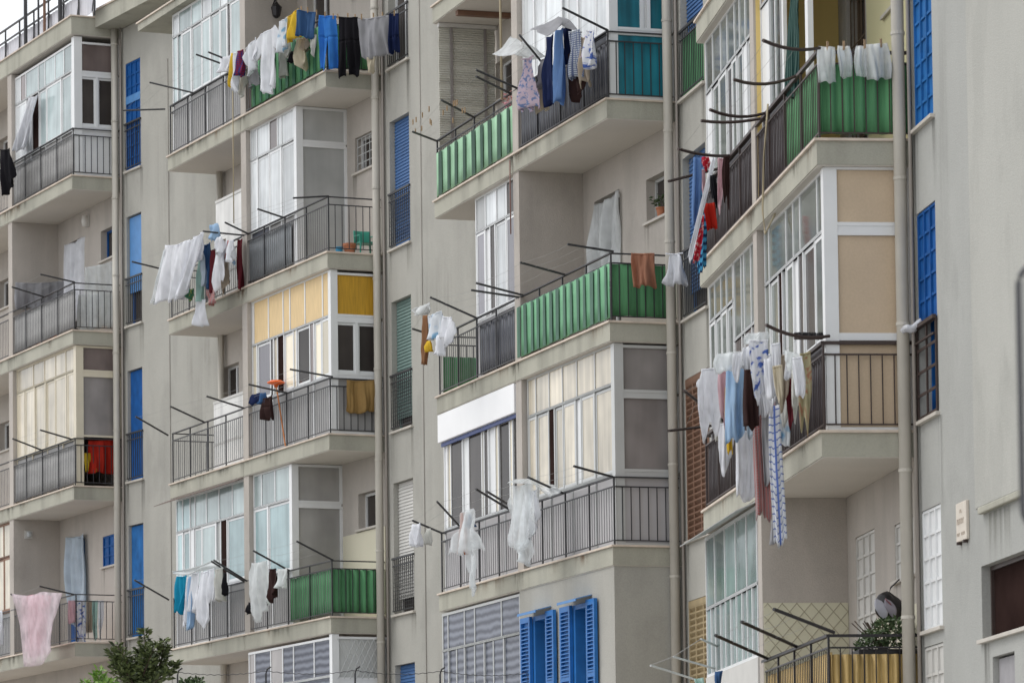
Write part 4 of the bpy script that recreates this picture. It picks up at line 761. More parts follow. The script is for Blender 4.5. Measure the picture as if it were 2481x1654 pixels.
garment('sheet','sheet','white sheet blowing out of the far veranda window',(-9.795,83.782,17.148),(-9.483,83.090,17.079),0.916,'cloth','white',shear=-0.936)
garment('trousers','trousers','black clothes hanging at the left edge below the white sheet',(-10.470,84.425,16.226),(-10.087,83.578,16.090),0.840,'ragged','black')
garment('shirt','shirt','dull pink shirt hung behind the end balusters of the lowest far balcony',(-8.747,81.374,6.613),(-8.607,81.437,6.616),0.436,'cloth','pink')
garment('tee_shirt','shirt','white printed tee shirt, longest behind the end balusters',(-8.613,81.435,6.632),(-8.434,81.516,6.630),0.838,'cloth','bluefl')
garment('towel','towel','beige towel behind the far end balusters',(-8.419,81.522,6.621),(-8.309,81.572,6.623),0.624,'cloth','beige')
garment('cloth','cloth','grey teal cloth behind the far end balusters',(-8.303,81.575,6.623),(-8.195,81.624,6.626),0.734,'tri','mint')
garment('vest','vest','white vest nearest the wall behind the far end balusters',(-8.195,81.624,6.626),(-8.087,81.672,6.629),0.703,'tri','white')
garment('sheet','sheet','white sheet lining the end railing of the open far balcony',(-8.551,81.485,12.710),(-7.782,81.832,12.881),0.712,'cloth','fog')
garment('sheet','sheet','tall white sheet hung inside the end of the open far balcony',(-8.452,81.925,13.334),(-7.824,82.208,13.532),1.271,'cloth','fog')
garment('bed_sheet','sheet','grey white sheet hung low on the far dividing wall',(-10.172,84.659,13.484),(-9.222,85.088,13.573),0.536,'cloth','grey')
garment('rug','rug','red rug hung inside the end railing of the cream far balcony',(-8.352,81.520,9.806),(-7.805,81.767,9.860),0.656,'cloth','red')
garment('cloth','cloth','yellow cloth next to the red rug',(-8.451,81.486,9.551),(-8.235,81.584,9.560),0.374,'cloth','mustard')
garment('towel','towel','white cloth at the left edge beside the pink sheet',(-10.554,84.612,6.682),(-10.447,84.374,6.679),0.735,'strip','white')
garment('dress','dress','pink and blue floral dress with a red hem',(0.224,58.829,12.522),(0.451,58.122,12.437),0.752,'dress','floral')
garment('blouse','blouse','grey blouse hanging behind the floral dress',(0.477,58.597,12.360),(0.584,58.265,12.417),0.354,'cloth','grey')
garment('strip_of_cloth','cloth','cream cloth strip hanging under the grey blouse',(0.480,58.751,12.133),(0.581,58.438,12.097),0.403,'tri','cream')
garment('trousers','trousers','navy trousers under the milky plastic cover',(0.577,57.730,12.587),(0.723,57.277,12.554),0.968,'strip','navy')
garment('trousers','trousers','sky blue trousers beside the navy pair',(0.723,57.276,12.583),(0.843,56.902,12.553),1.034,'strip','jeans')
garment('jacket','jacket','dark navy jacket between the blue trousers and the plaid shirt',(0.830,57.336,12.624),(0.922,57.049,12.589),0.469,'tri','navy')
garment('shirt','shirt','blue and white plaid shirt on the middle block clothesline',(0.906,56.707,12.446),(1.028,56.327,12.399),0.670,'cloth','plaid')
garment('sweater','sweater','dark brown sweater hanging behind the plaid shirt',(0.889,57.151,12.195),(1.136,56.383,12.267),0.617,'ragged','brown')
garment('skirt','skirt','grey brown skirt right of the plaid shirt',(1.053,56.478,12.317),(1.124,56.256,12.258),0.678,'tri','beige')
garment('scarf','scarf','small orange and white floral scarf by the railing corner',(1.100,56.100,12.253),(1.173,55.874,12.217),0.286,'tri','floral')
garment('blouse','blouse','white and violet blouse nearest the railing corner',(1.146,55.960,12.293),(1.228,55.702,12.245),0.518,'cloth','bluefl')
garment('lace_cloth','lace','white lace cloth on the arm tip left of the middle block',(-1.466,63.438,9.633),(-1.166,62.505,9.597),0.131,'ragged','fog')
garment('vest','vest','turquoise and white vest beside the orange strip',(-1.228,62.697,9.384),(-1.003,61.996,9.373),0.374,'cloth','teeblue')
garment('shirt','shirt','white blouse at the right of the small far-end bunch',(-0.991,61.960,9.283),(-0.810,61.395,9.172),0.389,'ragged','white')
garment('stocking','stocking','white stocking hanging lowest in the small far-end bunch',(-1.108,62.326,9.037),(-0.982,61.932,9.002),0.321,'tri','white')
garment('strip_of_cloth','cloth','orange brown strip hanging in front of the stairwell wall',(-1.284,62.874,9.423),(-1.238,62.729,9.411),0.750,'strip','rustc')
garment('sock','sock','yellow sock next to the orange brown strip',(-1.237,62.727,9.012),(-1.186,62.567,8.993),0.170,'cloth','yellow')
garment('towel','towel','terracotta towel pegged in front of the green end screen',(1.727,56.340,9.273),(2.036,56.255,9.255),0.459,'cloth','terra')
garment('slip','slip','white pleated slip hanging across the drainpipe beside the terracotta towel',(2.157,56.221,9.241),(2.446,56.142,9.238),0.436,'dress','white')
garment('plastic_cover','plastic cover','clear plastic cover over an orange strip on the grey railing',(-0.836,61.541,6.293),(-0.440,60.310,6.232),0.664,'dress','plastic')
garment('strip_of_cloth','cloth','orange cloth wrapped under clear plastic',(-0.725,61.361,6.226),(-0.635,61.080,6.208),0.610,'cloth','orange')
garment('cloth','cloth','small blue cloth under clear plastic next to the orange one',(-0.623,61.044,6.169),(-0.565,60.863,6.157),0.195,'cloth','denim')
garment('plastic_strip','plastic cover','long clear plastic strip trailing below the grey railing',(-0.656,60.981,5.740),(-0.482,60.441,5.722),0.761,'tri','plastic')
garment('plastic_cover','plastic cover','large milky plastic cover hanging right of the orange one',(-0.019,58.999,6.376),(0.327,57.921,6.312),0.867,'ragged','plastic')
garment('plastic_strip','plastic cover','twisted plastic tail under the large milky cover',(0.095,58.642,5.556),(0.295,58.020,5.528),0.329,'tri','plastic')
garment('shirt','shirt','white shirt with hanging sleeve beside the large milky cover',(0.250,58.488,6.250),(0.415,57.974,6.204),0.618,'ragged','white')
garment('vest','vest','small white and green vest on the arm near the white roller shutter',(-1.500,63.285,6.260),(-1.357,62.837,6.233),0.347,'cloth','white')
garment('strip_of_cloth','cloth','thin white strip hanging near the white roller shutter',(-1.278,62.920,6.143),(-1.232,62.775,6.138),0.245,'cloth','offw')
garment('plastic_bag','plastic bag','leftmost clear plastic bag pegged on the near green screen',(3.320,43.153,9.284),(3.517,43.174,9.276),0.378,'bag','plastic')
garment('plastic_bag','plastic bag','narrow clear plastic bag second from the green screen corner',(3.526,43.175,9.286),(3.668,43.189,9.287),0.336,'bag','plastic')
garment('plastic_bag','plastic bag','clear plastic bag half behind the milky one on the green screen',(3.721,43.225,9.294),(3.842,43.238,9.299),0.332,'bag','plastic')
garment('plastic_bag','plastic bag','milky plastic bag nearest the last drainpipe',(3.824,43.206,9.308),(4.084,43.233,9.326),0.378,'bag','fog')
garment('jeans','trousers','pale blue jeans pegged by the waist at the far end of the dark railing',(2.122,46.622,8.766),(2.232,46.622,8.760),0.787,'strip','jeans')
garment('blanket','blanket','turquoise blanket with dark bands hanging behind the jeans',(2.278,48.986,9.067),(2.384,48.986,9.076),1.225,'cloth','stripeb')
garment('scarf','scarf','red floral scarf on the line right of the jeans',(2.248,46.753,8.789),(2.340,46.753,8.798),0.153,'ragged','redw')
garment('strip_of_cloth','cloth','faded mauve cloth hanging beside the red floral scarf',(2.246,46.956,8.681),(2.299,46.956,8.685),0.453,'tri','pink')
garment('long_towel','towel','long white towel blown diagonally across the dark railing',(2.315,46.260,8.681),(2.377,46.260,8.690),1.147,'strip','white',shear=-0.263)
garment('long_towel','towel','red dotted towel back hanging behind the diagonal white towel',(2.251,47.956,8.318),(2.326,47.956,8.337),0.548,'strip','redw',shear=-0.079)
garment('cloth','cloth','black and green cloth above the orange red bag',(2.315,46.218,8.476),(2.386,46.218,8.494),0.330,'ragged','black')
garment('peg_bag','bag','orange red bag hanging on the dark railing',(2.261,46.480,8.206),(2.385,46.480,8.219),0.301,'bag','red')
garment('leggings','trousers','pale mauve torn garment right of the diagonal towel',(2.361,45.767,8.592),(2.435,45.767,8.586),0.563,'tri','pink')
garment('sweater','sweater','black brown sweater right of the pale mauve garment',(2.407,45.300,8.518),(2.487,45.300,8.521),0.511,'ragged','brown')
garment('shirt','shirt','white shirt billowing at the far left of the big load',(2.119,45.777,6.218),(2.413,45.777,6.264),0.703,'ragged','white')
garment('shirt','shirt','white shirt with a pink tint beside the billowing one',(2.315,45.198,6.112),(2.439,45.198,6.122),0.579,'ragged','pink')
garment('trousers','trousers','mustard yellow trousers folded narrow',(2.375,44.923,5.903),(2.437,44.923,5.906),0.716,'strip','yellow')
garment('shirt','shirt','light blue shirt, tallest pale garment on the left of the big load',(2.362,44.569,6.083),(2.565,44.569,6.177),0.852,'cloth','sky')
garment('night_shirt','shirt','long white nightshirt below the mustard trousers',(2.353,46.430,5.683),(2.545,46.430,5.714),0.539,'tri','white')
garment('plastic_cover','plastic cover','clear plastic spread over the left part of the big load',(2.229,44.202,6.170),(2.534,44.202,6.206),0.225,'ragged','plastic')
garment('vest','vest','beige vest left of the dark brown trousers',(2.526,44.750,6.219),(2.624,44.750,6.226),0.675,'strip','beige')
garment('blouse','blouse','frilly white blouse above the dark brown trousers',(2.520,44.221,6.233),(2.641,44.221,6.271),0.280,'ragged','white')
garment('trousers','trousers','dark brown trousers in the middle of the big load',(2.504,43.617,5.915),(2.663,43.617,5.920),0.626,'cloth','brown')
garment('apron','apron','white apron with blue print near the peak of the load',(2.528,42.795,6.116),(2.731,42.795,6.116),0.651,'tri','bluefl')
garment('cap_cover','plastic cover','crumpled clear plastic at the very peak of the load',(2.495,43.220,6.248),(2.756,43.220,6.268),0.127,'ragged','plastic')
garment('pillowcase','pillowcase','white pillowcase hanging low like a bag',(2.478,45.040,5.446),(2.712,45.040,5.435),0.752,'bag','white')
garment('long_towel','towel','faded red checked towel hanging over the slab edge',(2.640,44.323,5.693),(2.801,44.323,5.691),1.274,'strip','redtowel')
garment('long_towel','towel','longest white towel with blue chain lines, ending below the slab',(2.729,43.102,5.456),(2.868,43.102,5.470),1.439,'strip','chain',shear=0.023)
garment('towel','towel','grey violet towel behind the longest chain patterned one',(2.739,44.232,5.744),(2.922,44.232,5.757),0.956,'cloth','grey')
garment('cloth','cloth','grey cloth end hanging lowest below the chain patterned towel',(2.769,43.738,4.321),(2.856,43.738,4.320),0.258,'cloth','grey')
garment('napkin','napkin','white napkin right of the apron',(2.718,42.449,6.018),(2.815,42.449,6.032),0.440,'tri','white')
garment('vest','vest','pale peach vest under the white napkin',(2.716,43.318,5.812),(2.836,43.318,5.834),0.445,'tri','pink')
garment('vest','vest','white slip of cloth beneath the napkin',(2.728,42.675,5.726),(2.799,42.675,5.740),0.312,'tri','white')
garment('blouse','blouse','beige grey blouse with ragged hem right of the napkin',(2.782,42.633,5.920),(2.914,42.633,5.941),0.560,'tri','beige')
garment('plastic_cover','plastic cover','clear plastic tied right of the beige grey blouse',(2.779,41.383,5.805),(2.979,41.383,5.765),0.188,'tri','plastic')
garment('sock','sock','white sock pegged under the clear plastic',(2.831,41.998,5.831),(2.897,41.998,5.837),0.244,'cloth','white')
garment('stocking','stocking','maroon stocking hanging by the dark railing',(2.878,42.790,5.832),(2.986,42.790,5.839),0.600,'tri','maroon')
garment('vest','vest','pale cream vest between the maroon stocking and the olive scarf',(2.879,41.841,5.709),(2.983,41.841,5.749),0.551,'tri','offw')
garment('scarf','scarf','olive floral scarf at the right end of the big load',(2.922,41.342,5.760),(3.046,41.342,5.789),0.731,'ragged','olive')
garment('towel','towel','blue white towel in front of the dark sheet, right of the chain patterned one',(2.867,43.795,5.558),(2.987,43.795,5.541),0.422,'cloth','teeblue')
garment('blouse','blouse','white crumpled blouse just left of the dark brown trousers',(2.482,45.159,6.268),(2.643,45.159,6.315),0.484,'ragged','white')
garment('vest','vest','long white vest between the dark brown trousers and the apron',(2.665,44.169,6.024),(2.749,44.169,6.039),0.544,'strip','white')
garment('shirt','shirt','white shirt with rolled hem right under the peak of the load',(2.675,43.959,6.106),(2.842,43.959,6.128),0.389,'ragged','white')
garment('towel','towel','pale grey towel between the two white shirts on the left',(2.371,47.239,6.004),(2.457,47.239,6.012),0.409,'strip','offw')
garment('vest','vest','grey white vest hanging behind the maroon stocking',(2.885,43.649,5.760),(2.999,43.649,5.775),0.429,'tri','offw')
garment('shirt','shirt','white shirt sleeve flaring out at the outermost left of the big load',(2.117,46.019,6.126),(2.304,46.019,6.232),0.103,'ragged','white',shear=-0.033)
garment('towel','towel','white tea towel over the top of the light blue shirt',(2.403,44.050,6.146),(2.512,44.050,6.169),0.287,'tri','white')
garment('handkerchief','handkerchief','white handkerchief with a pointed corner below the apron',(2.647,42.862,5.581),(2.759,42.862,5.595),0.268,'tri','white')
garment('handkerchief','handkerchief','cream handkerchief pegged left of the beige grey blouse',(2.719,42.048,5.732),(2.819,42.048,5.746),0.398,'tri','cream')
garment('blouse','blouse','white blouse with fluttering hem left of the olive scarf',(2.846,40.990,5.667),(2.954,40.990,5.688),0.414,'ragged','white')
garment('vest','vest','white vest hanging between the apron and the white napkin',(2.653,42.477,5.869),(2.754,42.477,5.883),0.417,'strip','white')
garment('pyjama_top','shirt','pale sky blue pyjama top behind the dark brown trousers',(2.614,44.911,5.704),(2.764,44.911,5.718),0.377,'ragged','skyw')
garment('cloth','cloth','green and white cloth at the bottom edge under the tan louvres',(2.099,47.348,2.857),(2.203,47.348,2.871),0.188,'cloth','mint')
garment('sock','sock','slate blue sock on the white drying rack',(2.296,46.527,2.885),(2.380,46.527,2.897),0.193,'tri','denim')
garment('door_curtain','curtain','white lace curtain over the balcony door between green screens',(1.271,60.180,10.614),(1.643,59.022,10.630),1.187,'cloth','fog',fold=1.6)
garment('door_curtain','curtain','white curtain over the open far balcony door',(-9.188,84.965,14.297),(-8.656,83.785,14.272),1.622,'cloth','white',fold=1.6)
garment('door_curtain','curtain','pale blue curtain beside the blue far balcony door',(-9.142,84.813,8.200),(-8.656,83.736,8.172),1.830,'cloth','skyw',shear=0.103,fold=1.8)
garment('drape','curtain','dark green drape hanging in the half open near veranda',(3.193,45.477,10.406),(3.266,44.781,10.278),1.241,'strip','greend',fold=0.6)
patch('plastic_cover','plastic cover','milky plastic cover draped over the line above the floral dress',[[(-0.189,58.710,12.551),(-0.012,58.158,12.431),(0.162,57.616,12.313)],[(-0.050,58.930,12.727),(0.137,58.350,12.599),(0.300,57.840,12.487)],[(0.085,59.000,12.872),(0.169,58.741,12.807),(0.265,58.441,12.676)],[(0.179,59.363,12.837),(0.325,58.907,12.687),(0.460,58.487,12.585)],[(0.179,59.855,12.781),(0.384,59.214,12.581),(0.573,58.626,12.514)]],'fog')
patch('plastic_cover','plastic cover','grey plastic cover draped over the navy and blue trousers',[[(0.380,56.938,12.532),(0.468,56.664,12.423),(0.578,56.322,12.308)],[(0.549,57.066,12.616),(0.641,56.779,12.513),(0.723,56.524,12.418)],[(0.743,57.116,12.766),(0.779,57.003,12.687),(0.824,56.864,12.583)],[(0.895,57.132,12.685),(0.931,57.021,12.592),(0.967,56.910,12.509)],[(1.027,57.050,12.559),(1.071,56.911,12.470),(1.097,56.829,12.403)]],'grey')
patch('plastic_cover','plastic cover','umbrella-like clear plastic spread beside the large milky cover',[[(-0.030,58.706,6.356),(0.082,58.355,6.339),(0.193,58.010,6.301)],[(0.107,58.934,6.470),(0.285,58.379,6.362),(0.415,57.973,6.227)],[(0.333,58.885,6.428),(0.486,58.407,6.295),(0.549,58.210,6.093)],[(0.600,58.543,6.331),(0.707,58.208,6.215),(0.707,58.209,6.181)]],'plastic')
patch('rack_cover','plastic cover','pale strip cover along the top of the white laundry rack',[[(-6.134,74.638,6.588),(-6.116,74.598,6.556),(-6.099,74.559,6.509)],[(-5.808,74.143,6.555),(-5.791,74.104,6.509),(-5.774,74.065,6.462)],[(-5.487,73.656,6.622),(-5.470,73.618,6.562),(-5.454,73.581,6.502)],[(-5.226,73.185,6.633),(-5.160,73.033,6.549),(-5.094,72.883,6.436)]],'fog')
patch('bed_sheet','sheet','white translucent sheet billowing over the lowest far balcony around the pink one',[[(-10.014,82.687,6.851),(-9.586,81.738,6.747),(-9.208,80.901,6.768),(-8.717,79.813,6.617)],[(-9.900,82.386,6.565),(-9.537,81.582,6.514),(-9.202,80.840,6.498),(-8.813,79.977,6.394)],[(-9.837,82.295,6.209),(-9.505,81.560,6.151),(-9.254,81.003,6.138),(-8.944,80.317,6.114)],[(-9.805,82.272,5.827),(-9.516,81.632,5.764),(-9.264,81.074,5.769),(-8.995,80.479,5.755)],[(-9.748,82.193,5.363),(-9.527,81.704,5.314),(-9.266,81.128,5.336),(-8.975,80.483,5.569)]],'pinkfog')
patch('bed_sheet','sheet','pink sheet showing through the white translucent one on the lowest far balcony',[[(-9.688,82.208,6.770),(-9.371,81.504,6.757),(-8.997,80.677,6.669)],[(-9.648,82.119,6.447),(-9.331,81.417,6.420),(-9.032,80.754,6.396)],[(-9.637,82.143,6.101),(-9.341,81.488,6.065),(-9.133,81.026,6.075)],[(-9.606,82.123,5.562),(-9.395,81.655,5.528),(-9.206,81.237,5.561)]],'pinknet')
PEGS_A = [(-1.430,63.394,12.521), (-1.377,63.229,12.526), (-1.272,62.901,12.531), (-1.162,62.559,12.554), (-1.286,62.945,12.332), (-1.147,62.512,12.355), (-1.130,62.460,12.322), (-0.937,61.858,12.357), (-0.875,61.665,12.382), (-0.770,61.336,12.389), (-0.742,61.250,12.377), (-0.715,61.165,12.370), (-0.635,60.916,12.197), (-0.597,60.798,12.178), (-0.784,61.380,12.142), (-1.391,63.272,12.354)]
PEGS_B = [(-3.446,69.434,15.681), (-3.335,69.381,15.652), (-3.184,69.310,15.587), (-3.034,69.238,15.538), (-2.892,69.171,15.490), (-2.813,69.133,15.473), (-2.640,69.051,15.468), (-2.515,68.991,15.430), (-2.405,68.939,15.424), (-2.201,68.842,15.416), (-2.045,68.768,15.413), (-1.842,68.672,15.420)]
PEGS_C = [(3.419,43.153,9.278), (3.592,43.171,9.287), (3.815,43.195,9.305), (3.989,43.213,9.315)]
TREE0 = (-5.279,58.000,-1.600)
TREE1 = (-5.252,58.000,3.391)
TREETIPS = [(-5.666,58.100,3.999), (-5.556,57.900,4.067), (-5.625,58.100,3.929), (-5.177,58.000,4.271), (-5.261,58.150,3.998), (-5.142,57.900,4.035), (-4.991,58.000,4.081), (-4.885,57.900,4.121), (-4.875,58.100,4.045), (-4.730,58.000,3.800), (-4.792,57.900,3.691), (-5.396,58.100,3.871), (-5.422,58.000,3.740), (-5.050,58.100,3.880), (-5.110,58.000,3.944), (-5.312,58.000,3.773), (-4.938,58.000,3.734), (-5.519,58.000,3.810), (-5.583,58.100,3.887)]
SHRUBS = [((-5.540,56.000,3.012), [(-5.603,56.000,3.609), (-5.664,56.000,3.529), (-5.537,56.000,3.481), (-5.464,56.000,3.426), (-5.824,56.000,3.451)], 'bright green shrub sprig at the lower left of the dark tree'), ((-4.415,57.000,3.187), [(-4.528,57.000,3.481), (-4.378,57.000,3.507), (-4.447,57.000,3.467), (-4.310,57.000,3.492)], 'low dark green shrub right of the young tree at the bottom edge')]
FENCE = [(-4.871,60.000,3.866), (-3.584,60.000,3.868), (-2.285,60.000,3.858), (-1.047,60.000,3.830), (0.239,60.000,3.790)]
RACK = [(Vector(p), Vector(q)) for p, q in [((2.308,50.200,3.513), (2.716,51.200,3.419)), ((1.968,50.200,3.301), (2.691,51.200,3.162)), ((1.690,50.200,3.198), (2.341,51.200,3.059))]]
SIGN = tuple(Vector(p) for p in [(1.502,12.000,1.933), (1.491,12.000,1.141)])
# ------------------------------------------------------------------ washing lines strung between the arms, and pegs
LINEL = {(2, 3): 'thin washing lines of the top balcony over the green screen', (2, 2): 'thin washing lines carrying the big white bed sheets', (2, 1): 'thin washing lines below the straw panelled veranda', (2, 0): 'thin washing lines carrying the white laundry rack',
         (3, 2): 'thin washing lines with the floral dress and blue trousers', (3, 1): 'thin washing lines in front of the pleated green railing', (3, 0): 'thin washing lines with the clear plastic covers', (4, 1): 'thin washing lines along the dark sheeted top railing',
         (4, 0): 'thin washing lines carrying the big load beside the tan panels', (4, -1): 'empty washing lines above the bamboo railing', (1, 2): 'empty washing lines of the open far balcony', (1, 1): 'empty washing lines of the cream far balcony', (1, 0): 'thin washing line carrying the pink sheet'}
LINE = mat('line_wire', (.26, .26, .25), .6)
for (b, l), ar in ARMS.items():
    ar = sorted(ar, key=lambda a: a[3]); M = MB()
    if len(ar) < 2: continue
    for a0, a1 in zip(ar, ar[1:]):
        if a1[3]-a0[3] < .35: continue
        for f in (.4, .68, .97):
            p, q = Vector(a0[0]).lerp(Vector(a0[1]), f), Vector(a1[0]).lerp(Vector(a1[1]), f)
            M.tube([p.lerp(q, i/5)-Vector((0, 0, .05*4*(i/5)*(1-i/5)*(q-p).length/4)) for i in range(6)], .0019, 4)
    if M.v: tag(M.build('washing_line', LINE, None, M.v[0]), LINEL[(b, l)], 'washing line')
PEG = mat('peg_wood', (.38, .26, .15), .7, .2, 20.)
def peg(p, label, group, s=1.):
    p = Vector(p); fr = Frame(p.x, p.y, radians(15)); M = MB()
    M.poly([fr.P(-.006*s, -.012*s, p.z+.05*s), fr.P(.006*s, -.012*s, p.z+.05*s), fr.P(.006*s, 0, p.z-.05*s), fr.P(-.006*s, 0, p.z-.05*s)])
    M.box(fr, -.007*s, .007*s, -.009*s, -.001*s, p.z-.045*s, p.z+.04*s).box(fr, -.007*s, .007*s, .001*s, .010*s, p.z-.04*s, p.z+.045*s).box(fr, -.008*s, .008*s, -.011*s, .011*s, p.z+.0*s, p.z+.008*s)
    tag(M.build('clothes_peg', PEG, None, p), label, 'clothes peg', group)
for p in PEGS_A: peg(p, 'wooden peg left on the empty line before the blue roller shutter', 'pegs on the empty line', .95)
for p in PEGS_B: peg(p, 'wooden peg gripping clothes on the line beside the drainpipe', 'pegs over the green end screen', 1.1)
for p in PEGS_C: peg(p, 'wooden peg gripping a plastic bag on the near green railing', 'pegs on the plastic bags', 1.1)

# ------------------------------------------------------------------ things on and about the balconies
def mbt(): return MB()
def lathe(M, c, prof, k=16):
    c = Vector(c); n = len(M.v)
    for r, z in prof: M.v += [c+Vector((r*cos(2*pi*j/k), r*sin(2*pi*j/k), z)) for j in range(k)]
    for i in range(len(prof)-1): M.f += [(n+i*k+j, n+i*k+(j+1) % k, n+(i+1)*k+(j+1) % k, n+(i+1)*k+j) for j in range(k)]
    M.f.append(tuple(n+j for j in range(k))); M.f.append(tuple(n+(len(prof)-1)*k+j for j in range(k))); return M
def leaf_mesh(M, p, d, L, W, rs):
    d = d.normalized(); s = d.cross(Vector((rs.uniform(-1, 1), rs.uniform(-1, 1), rs.uniform(.2, 1)))).normalized(); nn = d.cross(s)
    M.poly([p, p+d*L*.45+s*W*.5-nn*W*.12, p+d*L-nn*L*.12, p+d*L*.45-s*W*.5-nn*W*.12])
def leafmat(name, c0, c1):
    m, N, L, B = newmat(name); B.inputs['Roughness'].default_value = .55
    g = N.new('ShaderNodeNewGeometry'); r = N.new('ShaderNodeMix'); r.data_type = 'RGBA'; L.new(g.outputs['Random Per Island'], r.inputs[0]); r.inputs[6].default_value = (*c0, 1); r.inputs[7].default_value = (*c1, 1); L.new(r.outputs[2], B.inputs['Base Color']); return m
LEAF = leafmat('leaf_dark', (.024, .038, .012), (.16, .20, .07)); LEAFB = leafmat('leaf_bright', (.10, .22, .03), (.22, .36, .06)); LEAFM = leafmat('leaf_mid', (.025, .05, .018), (.09, .14, .05)); BARK = mat('bark', (.075, .05, .035), .9, .25, 12., .5)
def potted(name, label, cat, c, r, h, pm, lm, n, spread, tall, seed, leaf=.07):
    rs = random.Random(seed); c = Vector(c); o = empty(name, c, label, cat)
    lathe(MB(), c, [(r*.7, 0), (r*.95, h*.82), (r*1.08, h*.83), (r*1.08, h), (r*.92, h), (r*.9, h*.9)]).build('pot', pm, o, smooth=False)
    M = MB()
    for i in range(n):
        a = rs.uniform(0, 2*pi); q = c+Vector((cos(a)*spread*rs.uniform(0, 1), sin(a)*spread*rs.uniform(0, 1), h+tall*rs.uniform(-.05, 1)))
        leaf_mesh(M, q, Vector((cos(a), sin(a), rs.uniform(-.4, .7))), leaf*rs.uniform(.7, 1.2), leaf*.5, rs)
    M.build('foliage', lm, o, recalc=False); return o
potted('potted_plant', 'small plant in a terracotta pot on the window ledge beside the lace curtain', 'potted plant', F[3].P(.72, 1.04, Z(3, 1)+1.605), .075, .13, TERRA, LEAFM, 60, .13, .16, 1)
potted('potted_plant', 'pot of pink flowers standing on the railing near the floral dress', 'potted plant', F[3].P(4.72, .12, Z(3, 2)+.72), .09, .14, mat('pink_pot', (.55, .25, .28), .6), leafmat('petal', (.65, .25, .33), (.75, .45, .30)), 70, .12, .16, 2, .06)
fr, z = F[2], Z(2, 2)
lathe(MB(), fr.P(.3, .52, z), [(.05, 0), (.08, .10), (.085, .11), (.085, .14), (.07, .14)]); o = empty('flower_pot', fr.P(.3, .52, z), 'terracotta flower pot left of the green chair on the open balcony', 'flower pot')
lathe(MB(), fr.P(.3, .52, z), [(.075, 0), (.105, .15), (.118, .155), (.118, .20), (.10, .20), (.09, .16)]).build('pot', TERRA, o); lathe(MB(), fr.P(.3, .52, z), [(.10, 0.165), (.08, .17), (.0, .17)]).build('soil', mat('soil', (.05, .035, .025), 1.), o)
tag(lathe(MB(), fr.P(.3, .33, z), [(.05, 0), (.065, .12), (.07, .12), (.07, .13), (.055, .13), (.05, .03)]).build('bucket', mat('blue_plastic', (.01, .22, .40), .4), None, fr.P(.3, .33, z)), 'small blue bucket at the left of the terracotta flower pot', 'bucket')
o = empty('plastic_chair', fr.P(.3, .8, z), 'small green plastic chair on the open balcony by the drainpipe', 'chair')
M = bx(fr, .16, .46, .66, .97, z+.21, z+.235); M.build('seat', GPLAST, o, bevel=.006)
M = MB(); M.grid(lambda s, t: fr.P(.44+.03*t+.03*sin(pi*s), .66+.31*s, z+.24+.22*t), 8, 3); M.build('backrest', GPLAST, o, solid=.012, recalc=False, smooth=True)
for a, c in ((.18, .68), (.18, .95), (.44, .68), (.44, .95)): MB().tube([fr.P(a, c, z+.21), fr.P(a+(.02 if a > .3 else -.02), c+(.02 if c > .8 else -.02), z)], .018, 8, .012).build('leg', GPLAST, o)
for c in (.665, .965): MB().tube([fr.P(.17, c, z+.22), fr.P(.18, c, z+.34), fr.P(.45, c, z+.36)], .012, 6).build('armrest', GPLAST, o)
# orange broom leaning on the straw panelled balcony
zz = Z(2, 1); p = fr.P(2.45, -.02, zz+1.20); o = empty('broom', fr.P(2.2, -.02, zz), 'orange broom standing head up against the railing', 'broom')
MB().tube([fr.P(2.12, .0, zz+.02), fr.P(2.42, -.05, zz+1.12)], .013, 8).build('handle', mat('orange_wood', (.55, .20, .06), .6), o)
lathe(MB(), fr.P(2.43, -.05, zz+1.10), [(.03, -.02), (.04, .02), (.15, .05), (.155, .07), (.10, .10), (.0, .11)], 20).build('head', mat('orange_plastic', (.75, .13, .02), .4), o, smooth=True)
# boards behind the open railings of block 2
for l, a, c, h, lab in ((1, 4.4, 6.4, 1.32, 'white board standing behind the open railing beside the blue door'), (2, 4.4, 6.2, 1.9, 'tall white board behind the railing with the bed sheets')):
    M = bx(F[2], a, c, .2, .235, Z(2, l)+.03, Z(2, l)+h); o = tag(M.build('board', mat('white_board', (.74, .73, .70), .5, .08, 3., streak=.3), None, F[2].P(c, .2, Z(2, l)), bevel=.005), lab, 'board')
    q = MB().box(F[2], a, c, .188, .199, Z(2, l)+.5, Z(2, l)+.54).box(F[2], a, c, .188, .199, Z(2, l)+h-.05, Z(2, l)+h); q.build('batten', WHITER, o)
# crates and clothes heap on the far open balcony
fr, z = F[1], Z(1, 2)
for k, lab in ((0, 'lower orange crate on the open far balcony'), (1, 'upper orange crate stacked on the open far balcony')):
    M = MB(); a, c, d, e, z0, z1 = 2.55, 3.05, .2, .5, z+.02+.27*k, z+.27+.27*k
    M.box(fr, a, c, d, e, z0, z0+.015)
    for i in range(4):
        zl = z0+.02+i*.058; M.box(fr, a, c, d, d+.012, zl, zl+.04).box(fr, a, c, e-.012, e, zl, zl+.04).box(fr, a, a+.012, d+.012, e-.012, zl, zl+.04).box(fr, c-.012, c, d+.012, e-.012, zl, zl+.04)
    for u in (a, c-.03):
        for v in (d-.002, e-.028): M.box(fr, u, u+.03, v, v+.03, z0, z1)
    tag(M.build('crate', mat('orange_crate', (.50, .13, .05), .5, .1, 5.), None, fr.P(2.8, .35, z0)), lab, 'crate', 'orange crates on the far balcony')
def hung(fr, u, v, z, w, h, m, name, cat, lab, n): garment(name, cat, lab, fr.P(u+w/2, v, z), fr.P(u-w/2, v, z), h, n, m)
hung(F[1], 3.55, .16, Z(1, 2)+.84, .5, .78, 'navy', 'trousers', 'trousers', 'navy trousers hung inside the railing beside the orange crates', 'trousers')
